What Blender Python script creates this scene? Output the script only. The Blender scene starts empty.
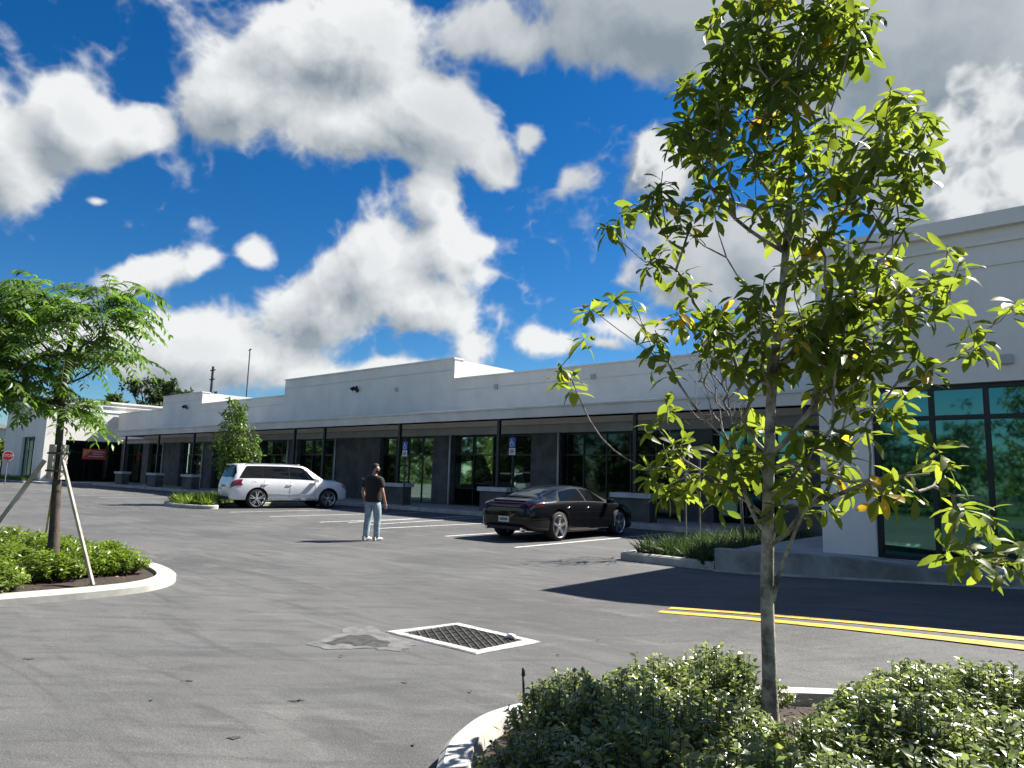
import bpy, bmesh, math, random
import numpy as np
from mathutils import Vector, Matrix
rng = random.Random(7)
nrg = np.random.default_rng(11)
SC = bpy.context.scene
COL = SC.collection
R = math.radians
EXPO, SKYV, CLV = 1.5, .62, 1.0
SC.cycles.use_denoising = True

# ------------------------------------------------------------------ camera
FPX, CAMH = 690.0, 1.6
PITCH, ROLL = math.atan(92/FPX), math.atan(.027)
HEAD = math.atan2(797, math.hypot(690, 92))
F0 = Vector((-math.cos(HEAD), math.sin(HEAD), 0)); R0 = Vector((math.sin(HEAD), math.cos(HEAD), 0)); U0 = Vector((0, 0, 1))
CF = F0*math.cos(PITCH) + U0*math.sin(PITCH)
cu = -F0*math.sin(PITCH) + U0*math.cos(PITCH)
CR = R0*math.cos(ROLL) + cu*math.sin(ROLL)
CU = -R0*math.sin(ROLL) + cu*math.cos(ROLL)
CAM = Vector((0, 0, CAMH))
def ray(x, y): return (CF*FPX + CR*(x-512) + CU*(384-y)).normalized()
def gnd(x, y, z=0.0):
    d = ray(x, y); return CAM + d*((z-CAMH)/d.z)
def at_depth(x, y, base, off):
    """point seen at a photo position, on the upright plane through base facing the viewpoint, moved off metres away"""
    n = Vector((base[0], base[1], 0)).normalized(); d = ray(x, y)
    t = (Vector((base[0], base[1], 0)).dot(n) + off)/d.dot(n)
    return CAM + d*t
cam = bpy.data.cameras.new('camera'); co = bpy.data.objects.new('camera', cam); COL.objects.link(co)
cam.sensor_width = 36; cam.lens = 36*FPX/1024; cam.clip_end = 3000; cam.clip_start = .05
M = Matrix.Identity(4)
for i in range(3): M[i][0] = CR[i]; M[i][1] = CU[i]; M[i][2] = -CF[i]; M[i][3] = CAM[i]
co.matrix_world = M; SC.camera = co

# ------------------------------------------------------------------ ground height (the drive rises gently to the right)
def sstep(a, b, x):
    t = min(1, max(0, (x-a)/(b-a))); return t*t*(3-2*t)
def gz(x, y):
    return .058*min(6.0, max(0.0, x+5.2))*sstep(6.3, 8.2, y)

# ------------------------------------------------------------------ node helpers
def new_mat(name):
    m = bpy.data.materials.new(name); m.use_nodes = True
    nt = m.node_tree; nt.nodes.clear(); return m, nt
def N(nt, t, **kw):
    n = nt.nodes.new(t)
    for k, v in kw.items():
        if k.startswith('i_'):
            key = k[2:]; key = int(key) if key.isdigit() else key.replace('_', ' ')
            n.inputs[key].default_value = v
        else: setattr(n, k, v)
    return n
def L(nt, a, b): nt.links.new(a, b)
def mth(nt, op, a, b=None, c=None, clamp=False):
    n = nt.nodes.new('ShaderNodeMath'); n.operation = op; n.use_clamp = clamp
    for i, v in enumerate((a, b, c)):
        if v is None: continue
        if isinstance(v, (int, float)): n.inputs[i].default_value = v
        else: nt.links.new(v, n.inputs[i])
    return n.outputs[0]
def mixc(nt, fac, a, b, blend='MIX'):
    n = nt.nodes.new('ShaderNodeMix'); n.data_type = 'RGBA'; n.blend_type = blend
    for idx, v in ((0, fac), (6, a), (7, b)):
        if isinstance(v, (int, float)): n.inputs[idx].default_value = v
        elif isinstance(v, (tuple, list)): n.inputs[idx].default_value = (*v[:3], 1)
        else: nt.links.new(v, n.inputs[idx])
    return n.outputs[2]
def mrange(nt, v, a, b, c=0., d=1., smooth=True):
    n = nt.nodes.new('ShaderNodeMapRange'); n.interpolation_type = 'SMOOTHSTEP' if smooth else 'LINEAR'
    nt.links.new(v, n.inputs[0])
    for i, x in enumerate((a, b, c, d)): n.inputs[i+1].default_value = x
    return n.outputs[0]
def noise(nt, vec, scale, detail=4, rough=.55, dist=0, fac=True):
    n = N(nt, 'ShaderNodeTexNoise'); n.inputs['Scale'].default_value = scale; n.inputs['Detail'].default_value = detail
    n.inputs['Roughness'].default_value = rough; n.inputs['Distortion'].default_value = dist
    if vec is not None: L(nt, vec, n.inputs['Vector'])
    return n.outputs[0] if fac else n.outputs[1]
def scaled(nt, vec, s):
    n = N(nt, 'ShaderNodeMapping'); n.inputs['Scale'].default_value = s; L(nt, vec, n.inputs['Vector']); return n.outputs[0]

def mat(name, col, rough=.6, var=.18, scale=3, bump=.0, bscale=60, metal=0., spec=.5, coat=0., col2=None, stain=0., rvar=.1):
    """painted / stone / metal surface with uneven colour, uneven gloss and a fine relief"""
    m, nt = new_mat(name)
    p = N(nt, 'ShaderNodeBsdfPrincipled'); o = N(nt, 'ShaderNodeOutputMaterial'); L(nt, p.outputs[0], o.inputs[0])
    tc = N(nt, 'ShaderNodeTexCoord').outputs['Object']
    n1 = noise(nt, tc, scale, 6, .6)
    c2 = col2 or tuple(c*(1-var*1.6) for c in col)
    c1 = tuple(min(1, c*(1+var*.5)) for c in col)
    c = mixc(nt, mrange(nt, n1, .32, .68), c1, c2)
    if stain:
        sn = noise(nt, scaled(nt, tc, (1.6, 1.6, .18)), 2.5, 5, .6)
        c = mixc(nt, mth(nt, 'MULTIPLY', mrange(nt, sn, .52, .75), stain), c, tuple(x*.45 for x in col))
    L(nt, c, p.inputs['Base Color'])
    n2 = noise(nt, tc, bscale, 4, .6)
    L(nt, mrange(nt, n2, .3, .7, max(.02, rough-rvar), min(1, rough+rvar), False), p.inputs['Roughness'])
    p.inputs['Metallic'].default_value = metal; p.inputs['Specular IOR Level'].default_value = spec
    p.inputs['Coat Weight'].default_value = coat; p.inputs['Coat Roughness'].default_value = .03
    if bump:
        b = N(nt, 'ShaderNodeBump'); b.inputs['Strength'].default_value = bump; b.inputs['Distance'].default_value = .01
        L(nt, n2, b.inputs['Height']); L(nt, b.outputs[0], p.inputs['Normal'])
    return m

# ------------------------------------------------------------------ mesh builder
class MB:
    def __init__(s): s.v = []; s.f = []; s.m = []
    def add(s, verts, faces, mi=0):
        o = len(s.v); s.v += [tuple(v) for v in verts]; s.f += [tuple(i+o for i in f) for f in faces]; s.m += [mi]*len(faces); return s
    def box(s, x0, x1, y0, y1, z0, z1, mi=0):
        v = [(x, y, z) for z in (z0, z1) for y in (y0, y1) for x in (x0, x1)]
        return s.add(v, [(0, 2, 3, 1), (4, 5, 7, 6), (0, 1, 5, 4), (2, 6, 7, 3), (0, 4, 6, 2), (1, 3, 7, 5)], mi)
    def obox(s, c, ax, ay, az, hx, hy, hz, mi=0):
        c = Vector(c); v = [c+ax*(hx*i)+ay*(hy*j)+az*(hz*k) for k in (-1, 1) for j in (-1, 1) for i in (-1, 1)]
        return s.add(v, [(0, 2, 3, 1), (4, 5, 7, 6), (0, 1, 5, 4), (2, 6, 7, 3), (0, 4, 6, 2), (1, 3, 7, 5)], mi)
    def prism(s, poly, z0, z1, mi=0):
        n = len(poly); v = [(x, y, z0) for x, y in poly]+[(x, y, z1) for x, y in poly]
        return s.add(v, [tuple(range(n-1, -1, -1)), tuple(range(n, 2*n))]+[(i, (i+1) % n, n+(i+1) % n, n+i) for i in range(n)], mi)
    def sheet(s, poly, z, mi=0):
        return s.add([(x, y, z) for x, y in poly], [tuple(range(len(poly)))], mi)
    def tube(s, pts, rad, n=6, mi=0, cap=True):
        pts = [Vector(p) for p in pts]; k = len(pts)
        rad = rad if isinstance(rad, (list, tuple)) else [rad]*k
        vs = []; a = None
        for i, p in enumerate(pts):
            t = (pts[min(i+1, k-1)]-pts[max(i-1, 0)])
            if t.length < 1e-9: t = Vector((0, 0, 1))
            t.normalize()
            if a is None: a = t.orthogonal().normalized()
            a = (a-t*a.dot(t)); a = a.normalized() if a.length > 1e-6 else t.orthogonal().normalized()
            b = t.cross(a)
            for j in range(n):
                q = 2*math.pi*j/n; vs.append(p+(a*math.cos(q)+b*math.sin(q))*rad[i])
        fs = [(i*n+j, i*n+(j+1) % n, (i+1)*n+(j+1) % n, (i+1)*n+j) for i in range(k-1) for j in range(n)]
        if cap: fs += [tuple(range(n-1, -1, -1)), tuple(range((k-1)*n, k*n))]
        return s.add(vs, fs, mi)
    def disc_ring(s, c, ax, prof, n=32, mi=0):
        """surface of revolution about axis ax through c: prof = [(offset along ax, radius)]"""
        c = Vector(c); ax = Vector(ax).normalized(); a = ax.orthogonal().normalized(); b = ax.cross(a); k = len(prof)
        vs = [c+ax*h+(a*math.cos(2*math.pi*j/n)+b*math.sin(2*math.pi*j/n))*r for h, r in prof for j in range(n)]
        return s.add(vs, [(i*n+j, i*n+(j+1) % n, (i+1)*n+(j+1) % n, (i+1)*n+j) for i in range(k-1) for j in range(n)], mi)
    def build(s, name, mats, parent=None, smooth=False, base=None, bevel=0, segs=2):
        b = Vector(base) if base is not None else (parent.get('_b') if parent is not None else None)
        b = Vector(b) if b is not None else Vector((0, 0, 0))
        me = bpy.data.meshes.new(name); me.from_pydata([tuple(Vector(v)-b) for v in s.v], [], s.f)
        mats = mats if isinstance(mats, (list, tuple)) else [mats]
        for m in mats: me.materials.append(m)
        me.polygons.foreach_set('material_index', s.m)
        if smooth: me.polygons.foreach_set('use_smooth', [True]*len(s.f))
        bm = bmesh.new(); bm.from_mesh(me); bmesh.ops.recalc_face_normals(bm, faces=bm.faces); bm.to_mesh(me); bm.free()
        o = bpy.data.objects.new(name, me); COL.objects.link(o)
        if parent is not None:
            o.parent = parent; o['_b'] = tuple(b)
        else: o.location = b; o['_b'] = tuple(b)
        if bevel:
            bv = o.modifiers.new('bevel', 'BEVEL'); bv.width = bevel; bv.segments = segs; bv.limit_method = 'ANGLE'; bv.angle_limit = R(40)
        return o
def tag(o, label=None, cat=None, group=None, kind=None):
    for k, v in (('label', label), ('category', cat), ('group', group), ('kind', kind)):
        if v: o[k] = v
    return o
def thing(name, label, cat, loc=(0, 0, 0), group=None):
    o = bpy.data.objects.new(name, None); COL.objects.link(o); o.location = loc; o['_b'] = tuple(loc); o.empty_display_size = .2
    return tag(o, label, cat, group)
def local_thing(name, label, cat, loc, rz, group=None):
    o = thing(name, label, cat, loc, group); o['_b'] = (0., 0., 0.); o.rotation_euler = (0, 0, rz); return o
def struct(mb, name, m, **kw):
    o = mb.build(name, m, **kw); o['kind'] = 'structure'; return o
def copy_tree(o, parent=None):
    c = o.copy(); COL.objects.link(c)
    if parent is not None: c.parent = parent
    for ch in [x for x in SC.objects if x.parent == o]: copy_tree(ch, c)
    return c
def smooth_closed(pts, n=8):
    out = []; k = len(pts)
    for i in range(k):
        p0, p1, p2, p3 = (Vector((*pts[(i+j-1) % k], 0)) for j in range(4))
        for s in range(n):
            t = s/n
            q = .5*((2*p1)+(p2-p0)*t+(2*p0-5*p1+4*p2-p3)*t*t+(3*p1-p0-3*p2+p3)*t**3); out.append((q.x, q.y))
    return out
def inset(poly, d):
    out = []; k = len(poly)
    area = sum(poly[i][0]*poly[(i+1) % k][1]-poly[(i+1) % k][0]*poly[i][1] for i in range(k))
    sg = 1 if area > 0 else -1
    for i in range(k):
        a = Vector(poly[i-1]); b = Vector(poly[(i+1) % k]); t = (b-a).normalized(); out.append((poly[i][0]-t.y*d*sg, poly[i][1]+t.x*d*sg))
    return out
# ------------------------------------------------------------------ light and sky
SUN_EL = R(46.0); SAZ = Vector((.33, .944, 0)).normalized()
sdir = (SAZ*math.cos(SUN_EL)+Vector((0, 0, math.sin(SUN_EL)))).normalized()
sl = bpy.data.lights.new('sun', 'SUN'); sl.energy = 4.8; sl.angle = R(.5); sl.color = (1, .95, .87)
so = bpy.data.objects.new('sun', sl); COL.objects.link(so); so.rotation_euler = (-sdir).to_track_quat('-Z', 'Y').to_euler(); so.location = (0, 0, 40)

W = bpy.data.worlds.new('World'); SC.world = W; W.use_nodes = True
nt = W.node_tree; nt.nodes.clear()
wo = N(nt, 'ShaderNodeOutputWorld'); bg = N(nt, 'ShaderNodeBackground'); L(nt, bg.outputs[0], wo.inputs[0]); bg.inputs[1].default_value = .062
sky = N(nt, 'ShaderNodeTexSky'); sky.sky_type = 'NISHITA'; sky.sun_disc = False; sky.sun_elevation = SUN_EL
sky.sun_rotation = math.atan2(SAZ.x, SAZ.y); sky.air_density = 1.0; sky.dust_density = .1; sky.ozone_density = 2.2
hs = N(nt, 'ShaderNodeHueSaturation'); hs.inputs['Saturation'].default_value = 1.42; hs.inputs['Hue'].default_value = .497; hs.inputs['Value'].default_value = SKYV; L(nt, sky.outputs[0], hs.inputs['Color'])
skc = mixc(nt, 1.0, hs.outputs[0], (.58, .80, 1.0), 'MULTIPLY')
dirv = N(nt, 'ShaderNodeTexCoord').outputs['Generated']

# one cloud field over the whole sky: chosen cumulus masses (placed by direction) broken up by turbulent noise
def dotc(v, c):
    n = N(nt, 'ShaderNodeVectorMath', operation='DOT_PRODUCT'); L(nt, v, n.inputs[0]); n.inputs[1].default_value = tuple(c); return n.outputs['Value']
BL = [  # x, y, rx, ry, gain in hundreds of photo pixels about the sky's centre direction
 (3.45,.55,1.75,.95,1.0),(2.55,.95,1.05,.75,.95),(4.45,1.15,1.15,.75,1.0),(3.6,1.35,1.6,.55,.95),(5.2,.35,.7,.5,.75),(4.8,.3,.75,.7,.75),(5.05,1.5,.5,.45,.8),
 (.75,1.2,.75,.65,.95),(.2,1.7,.75,.75,.9),(1.35,1.15,.6,.5,.8),(-.5,1.2,.9,1.0,.9),
 (3.7,2.75,1.15,.75,1.0),(3.1,2.95,.75,.6,.9),(4.5,2.5,.65,.75,.85),(4.3,3.1,.75,.5,.85),(4.35,2.0,.5,.55,.8),
 (2.5,2.42,.34,.32,.72),(1.5,2.65,.8,.3,.72),(2.0,2.6,.42,.22,.62),
 (1.9,3.45,1.3,.66,.95),(2.5,3.55,.75,.6,.85),(.6,3.3,1.0,.7,.7),(3.0,3.75,.8,.25,.62),
 (4.0,3.7,1.3,.26,.72),(4.75,3.5,.4,.45,.7),(4.9,2.4,.42,.3,.68),(4.85,2.72,.4,.3,.6),
 (6.8,.15,2.6,.95,1.05),(5.9,.35,1.3,.6,.85),(8.6,.4,2.2,1.1,1.05),(10,.6,1.8,1.6,1.0),
 (6.7,1.65,.62,.65,.8),(6.9,2.7,.95,.75,.95),(7.7,2.6,1.2,1.0,.95),(9.4,1.6,1.9,1.2,.95),(10.3,2.3,1.5,1.1,.9),(6.3,3.3,.8,.4,.7),
 (5.83,1.7,.26,.34,.66),(5.45,1.25,.36,.3,.6),(5.45,3.45,.55,.26,.68),(6.0,3.5,.4,.22,.6),(.95,1.98,.25,.14,.5),(8.2,3.4,1.4,.8,.85),
]
g = bpy.data.node_groups.new('cloud_field', 'ShaderNodeTree')
g.interface.new_socket('Dir', in_out='INPUT', socket_type='NodeSocketVector'); g.interface.new_socket('Density', in_out='OUTPUT', socket_type='NodeSocketFloat')
wnt = nt; nt = g
gi = N(nt, 'NodeGroupInput').outputs[0]; go = N(nt, 'NodeGroupOutput')
cx, cy, cz = dotc(gi, CR), dotc(gi, CU), dotc(gi, CF)
zc = mth(nt, 'MAXIMUM', cz, .12)
pu = mth(nt, 'MULTIPLY_ADD', mth(nt, 'DIVIDE', cx, zc), 6.9, 5.12); pv = mth(nt, 'MULTIPLY_ADD', mth(nt, 'DIVIDE', cy, zc), -6.9, 3.84)
n_w = noise(nt, gi, 5.0, 2, .5, fac=False)
sub = N(nt, 'ShaderNodeVectorMath', operation='SUBTRACT'); L(nt, n_w, sub.inputs[0]); sub.inputs[1].default_value = (.5, .5, .5)
cxyz = N(nt, 'ShaderNodeCombineXYZ'); L(nt, pu, cxyz.inputs[0]); L(nt, pv, cxyz.inputs[1])
scl = N(nt, 'ShaderNodeVectorMath', operation='MULTIPLY_ADD'); L(nt, sub.outputs[0], scl.inputs[0]); scl.inputs[1].default_value = (.9, .9, 0); L(nt, cxyz.outputs[0], scl.inputs[2])
P2 = scl.outputs[0]
acc = None
for (bx, by, rx, ry, gn) in BL:
    mp = N(nt, 'ShaderNodeMapping'); mp.inputs['Location'].default_value = (-bx/rx, -by/ry, 0); mp.inputs['Scale'].default_value = (1/rx, 1/ry, 0); L(nt, P2, mp.inputs['Vector'])
    gr = N(nt, 'ShaderNodeTexGradient', gradient_type='SPHERICAL'); L(nt, mp.outputs[0], gr.inputs[0])
    v = mth(nt, 'MULTIPLY', gr.outputs[1], gn)
    if acc is None: acc = v
    else:
        a2 = N(nt, 'ShaderNodeMath', operation='SMOOTH_MAX'); L(nt, acc, a2.inputs[0]); L(nt, v, a2.inputs[1]); a2.inputs[2].default_value = .25; acc = a2.outputs[0]
front = mrange(nt, cz, .12, .45)
generic = mrange(nt, noise(nt, scaled(nt, gi, (1, 1, 1.8)), 2.3, 2, .5), .42, .75, 0, .75)
mx = N(nt, 'ShaderNodeMix'); mx.data_type = 'FLOAT'; L(nt, front, mx.inputs[0]); L(nt, generic, mx.inputs[2]); L(nt, acc, mx.inputs[3])
fb = noise(nt, gi, 6.5, 8, .58, .25)
fb = mrange(nt, fb, .2, .8, -1., 1., False)
def billow(vec, sc): return mth(nt, 'ABSOLUTE', mth(nt, 'SUBTRACT', noise(nt, vec, sc, 0), .5))
dm = N(nt, 'ShaderNodeVectorMath', operation='MULTIPLY_ADD'); L(nt, sub.outputs[0], dm.inputs[0]); dm.inputs[1].default_value = (.1, .1, .1); L(nt, gi, dm.inputs[2])
b1 = billow(dm.outputs[0], 16); b2 = billow(dm.outputs[0], 37); b3 = billow(dm.outputs[0], 80)
bil = mth(nt, 'ADD', mth(nt, 'MULTIPLY', b1, -1.0), mth(nt, 'ADD', mth(nt, 'MULTIPLY', b2, -.55), mth(nt, 'MULTIPLY', b3, -.28)))
bil = mth(nt, 'ADD', bil, .22)
base = mth(nt, 'MULTIPLY_ADD', mx.outputs[0], 1.58, -.18)
D = mth(nt, 'ADD', base, mth(nt, 'MULTIPLY', fb, .42))
D = mth(nt, 'ADD', D, mth(nt, 'MULTIPLY', bil, .62))
L(nt, D, go.inputs[0])
acc2 = None
for (bx, by, rx, ry) in ((9.55, 1.25, 1.1, .5), (10.0, .85, .8, .6), (9.75, 1.9, .8, .55), (10.3, 1.6, .6, .8), (6.75, 1.55, .6, .7), (9.1, 1.6, .7, .45)):
    mp = N(nt, 'ShaderNodeMapping'); mp.inputs['Location'].default_value = (-bx/rx, -by/ry, 0); mp.inputs['Scale'].default_value = (1/rx, 1/ry, 0); L(nt, P2, mp.inputs['Vector'])
    gr = N(nt, 'ShaderNodeTexGradient', gradient_type='SPHERICAL'); L(nt, mp.outputs[0], gr.inputs[0]); acc2 = gr.outputs[1] if acc2 is None else mth(nt, 'MAXIMUM', acc2, gr.outputs[1])
g.interface.new_socket('Crest', in_out='OUTPUT', socket_type='NodeSocketFloat')
L(nt, mth(nt, 'MULTIPLY', mrange(nt, acc2, .02, .3), mth(nt, 'ADD', mth(nt, 'MULTIPLY', acc2, .75), mth(nt, 'ADD', mth(nt, 'MULTIPLY', fb, .58), mth(nt, 'MULTIPLY', bil, 1.1)))), go.inputs[1])
nt = wnt
def field(vec):
    n = N(nt, 'ShaderNodeGroup'); n.node_tree = g; L(nt, vec, n.inputs[0]); return n.outputs[0], n.outputs[1]
d0, crest = field(dirv)
so_ = N(nt, 'ShaderNodeVectorMath', operation='ADD'); L(nt, dirv, so_.inputs[0]); so_.inputs[1].default_value = tuple((CR*.62+CU*.78)*.045)
nrm = N(nt, 'ShaderNodeVectorMath', operation='NORMALIZE'); L(nt, so_.outputs[0], nrm.inputs[0])
d1 = field(nrm.outputs[0])[0]
alpha = mrange(nt, d0, .16, .54)
dd = mth(nt, 'SUBTRACT', d0, d1)
lit = mth(nt, 'MULTIPLY_ADD', dd, .95, .56, clamp=True)
thick = mrange(nt, d0, .45, 1.35)
shade = mth(nt, 'SUBTRACT', mth(nt, 'MULTIPLY_ADD', lit, .85, .18), mth(nt, 'MULTIPLY', thick, .26), clamp=True)
# the big cloud overhead on the right is seen from its shaded side
over = mrange(nt, dotc(dirv, (CF*.80+CR*.33+CU*.50).normalized()), .84, .985)
crest = mrange(nt, crest, .12, .72)
shade = mth(nt, 'MULTIPLY', shade, mth(nt, 'SUBTRACT', 1., mth(nt, 'MULTIPLY', over, .58)))
shade = mth(nt, 'MAXIMUM', shade, mth(nt, 'MULTIPLY', crest, .8))
ccol = mixc(nt, mrange(nt, shade, .08, .88, 0, 1, False), (1.45*CLV, 1.78*CLV, 2.12*CLV), (5.0*CLV, 5.1*CLV, 5.15*CLV))
zz = N(nt, 'ShaderNodeSeparateXYZ'); L(nt, dirv, zz.inputs[0])
alpha = mth(nt, 'MULTIPLY', alpha, mrange(nt, zz.outputs[2], -.02, .03))
L(nt, mixc(nt, alpha, skc, ccol), bg.inputs[0])
W.cycles.sampling_method = 'MANUAL'; W.cycles.sample_map_resolution = 1024
vs = SC.view_settings; vs.view_transform = 'Standard'; vs.look = 'None'; vs.exposure = EXPO; vs.gamma = 1; vs.use_curve_mapping = False
# ------------------------------------------------------------------ asphalt, kerbs, markings
def asphalt():
    m, nt = new_mat('asphalt')
    p = N(nt, 'ShaderNodeBsdfPrincipled'); o = N(nt, 'ShaderNodeOutputMaterial'); L(nt, p.outputs[0], o.inputs[0])
    tc = N(nt, 'ShaderNodeTexCoord').outputs['Object']
    big = noise(nt, tc, .22, 5, .6, .6); mid = noise(nt, scaled(nt, tc, (.5, 1.6, 1)), .9, 6, .62, 1.2); streak = noise(nt, scaled(nt, tc, (.25, 2.2, 1)), 1.6, 5, .6, .8)
    rt = N(nt, 'ShaderNodeMapping'); rt.inputs['Rotation'].default_value = (0, 0, -R(41)); L(nt, tc, rt.inputs['Vector']); blot = noise(nt, scaled(nt, rt.outputs[0], (.28, 1.25, 1)), 5.0, 6, .7, .5); fine = noise(nt, tc, 42, 3, .75); grain = noise(nt, tc, 120, 3, .75)
    c = mixc(nt, mrange(nt, big, .34, .68), (.056, .057, .057), (.110, .111, .108))
    c = mixc(nt, mth(nt, 'MULTIPLY', mrange(nt, mid, .47, .72), .7), c, (.155, .153, .148))
    c = mixc(nt, mth(nt, 'MULTIPLY', mrange(nt, streak, .5, .72), .75), c, (.043, .043, .045))
    c = mixc(nt, mrange(nt, blot, .36, .52, .5, 0), c, (.040, .041, .041)); c = mixc(nt, mrange(nt, blot, .55, .74, 0, .5), c, (.17, .17, .165))
    # scuffs of turning tyres: thin curved bands
    rot = N(nt, 'ShaderNodeMapping'); rot.inputs['Location'].default_value = (9.5, -7, 0); L(nt, tc, rot.inputs['Vector'])
    wv = N(nt, 'ShaderNodeTexWave', wave_type='RINGS', rings_direction='Z'); wv.inputs['Scale'].default_value = .32; wv.inputs['Distortion'].default_value = 5; wv.inputs['Detail'].default_value = 3; wv.inputs['Detail Scale'].default_value = .5
    L(nt, rot.outputs[0], wv.inputs['Vector'])
    sc = mth(nt, 'MULTIPLY', mrange(nt, wv.outputs[1], .86, .99), mrange(nt, noise(nt, tc, .5, 3), .5, .66))
    c = mixc(nt, mth(nt, 'MULTIPLY', sc, .6), c, (.045, .05, .052))
    c = mixc(nt, mrange(nt, fine, .35, .7, 0, .55, False), c, (.04, .04, .04))
    c = mixc(nt, mrange(nt, grain, .53, .68, 0, .75), c, (.26, .255, .25))
    L(nt, c, p.inputs['Base Color']); L(nt, mrange(nt, mid, .3, .7, .68, .9, False), p.inputs['Roughness']); p.inputs['Specular IOR Level'].default_value = .35
    b = N(nt, 'ShaderNodeBump'); b.inputs['Strength'].default_value = .5; b.inputs['Distance'].default_value = .006
    L(nt, mth(nt, 'ADD', fine, mth(nt, 'MULTIPLY', grain, .7)), b.inputs['Height']); L(nt, b.outputs[0], p.inputs['Normal'])
    return m
M_ASPH = asphalt()
M_KERB = mat('kerb_concrete', (.43, .42, .385), .8, .3, 2.6, .35, 90, col2=(.32, .31, .275), stain=.4)
M_CONC = mat('concrete', (.30, .31, .29), .85, .3, 1.4, .3, 80, stain=.5)
M_WALK = mat('pavement_concrete', (.36, .36, .35), .85, .2, 1.2, .25, 80)
M_WPAINT = mat('white_road_paint', (.62, .62, .60), .7, .25, 9, .2, 80, col2=(.38, .38, .37))
M_YPAINT = mat('yellow_road_paint', (.66, .40, .03), .65, .25, 9, .2, 80, col2=(.42, .26, .03))
M_SOIL = mat('mulch_soil', (.045, .03, .022), .95, .4, 20, .8, 60, col2=(.02, .014, .011))
M_GRASSB = mat('grass_ground', (.05, .10, .02), .95, .4, 6, .6, 50, col2=(.03, .06, .015))

# ground: one sheet with a finer grid close by, reaching the horizon
mb = MB()
xs = [-1500, -600, -300, -150, -110, -90]+[-80+4*i for i in range(17)]+[-12+.5*i for i in range(60)]+[19, 25, 40, 80, 200, 600, 1500]
ys = [-1500, -600, -250, -120, -60, -30, -10, 0]+[1+.5*i for i in range(46)]+[26, 32, 45, 70, 120, 300, 700, 1500]
nx = len(xs)
mb.add([(x, y, gz(x, y)) for y in ys for x in xs], [(j*nx+i, j*nx+i+1, (j+1)*nx+i+1, (j+1)*nx+i) for j in range(len(ys)-1) for i in range(nx-1)])
struct(mb, 'ground', M_ASPH, smooth=True)

def strip(pts, w, z=.006):
    """painted line following the ground"""
    m = MB(); vs = []
    for i, p in enumerate(pts):
        a = Vector(pts[max(i-1, 0)]); b = Vector(pts[min(i+1, len(pts)-1)]); t = (b-a).normalized(); n = Vector((-t.y, t.x))*(w/2)
        for s in (-1, 1): x, y = p[0]+n.x*s, p[1]+n.y*s; vs.append((x, y, gz(x, y)+z))
    return m.add(vs, [(2*i, 2*i+2, 2*i+3, 2*i+1) for i in range(len(pts)-1)])
def ln(a, b, n=8): return [(a[0]+(b[0]-a[0])*i/n, a[1]+(b[1]-a[1])*i/n) for i in range(n+1)]
for X in (-10.35, -13.25, -16.1, -18.95, -21.9, -24.7, -28.2, -38, -41, -44, -47, -50, -53):
    struct(strip(ln((X, 12.1 if X > -12 else 12.7), (X, 19.6)), .11), 'parking_stripe', M_WPAINT)
for X in (-17.4, -18.4):
    struct(strip(ln((X, 13.4), (X-.9, 19.4)), .1), 'hatched_stripe', M_WPAINT)
for Y in (-1.5, 1.2, 4.0):
    struct(strip(ln((-15.5, Y), (-20.5, Y)), .11), 'parking_stripe', M_WPAINT)
def yl(off):
    base = [(-4.22, 7.60), (-3.9, 7.65), (-3.2, 7.74), (-2.2, 7.78), (-1.4, 7.77), (-.7, 7.75), (1, 7.75), (3, 7.8), (8, 8)]
    return [(x, y+off) for x, y in base]
struct(strip(yl(0), .12), 'yellow_line', M_YPAINT); struct(strip(yl(.27), .12), 'yellow_line', M_YPAINT)

def kerb_loop(poly, w, h, name='kerb'):
    """closed kerb of width w and height h around a bed"""
    m = MB(); inn = inset(poly, w); n = len(poly); o1 = inset(poly, .02); i1 = inset(poly, w-.02)
    v = [(x, y, gz(x, y)-.05) for x, y in poly]+[(x, y, gz(x, y)+h-.03) for x, y in poly]+[(x, y, gz(x, y)+h) for x, y in inset(poly, .035)]+[(x, y, gz(x, y)+h) for x, y in i1]+[(x, y, gz(x, y)+h-.1) for x, y in inn]
    f = [(k*n+i, k*n+(i+1) % n, (k+1)*n+(i+1) % n, (k+1)*n+i) for k in range(4) for i in range(n)]
    m.add(v, f); struct(m, name, M_KERB, smooth=False); return inn
def bed(poly, z, name, m, n=5):
    mb = MB(); c = Vector((sum(p[0] for p in poly)/len(poly), sum(p[1] for p in poly)/len(poly))); k = len(poly); v = [(c.x, c.y, z+.05)]
    for s in range(1, n+1):
        for x, y in poly:
            q = c+(Vector((x, y))-c)*(s/n); v.append((q.x, q.y, z+gz(q.x, q.y)+(.05*(1-(s/n)**2)+nrg.uniform(-.012, .012)*(s < n))))
    f = [(0, 1+i, 1+(i+1) % k) for i in range(k)]+[(1+s*k+i, 1+s*k+(i+1) % k, 1+(s+1)*k+(i+1) % k, 1+(s+1)*k+i) for s in range(n-1) for i in range(k)]
    mb.add(v, f); return struct(mb, name, m, smooth=True)
FG = smooth_closed([(-3.06, 3.42), (-2.98, 3.02), (-2.78, 2.68), (-2.35, 2.3), (-1.5, 1.95), (0, 1.75), (2.5, 1.7), (4.2, 2.0), (4.5, 4), (4.2, 6.3), (2, 6.55), (.4, 6.4), (-.75, 6.05), (-1.5, 5.6), (-2.05, 5.15), (-2.55, 4.6), (-2.92, 4.0)])
LI = smooth_closed([(-9.42, 3.2), (-9.5, 3.85), (-9.85, 4.32), (-10.5, 4.62), (-11.6, 4.74), (-13.5, 4.55), (-14.6, 4.0), (-14.9, 3.0), (-14.9, -1), (-14.8, -5), (-12, -5.6), (-10.0, -5), (-9.65, -1), (-9.56, 1.5), (-9.48, 2.5)])
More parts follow.
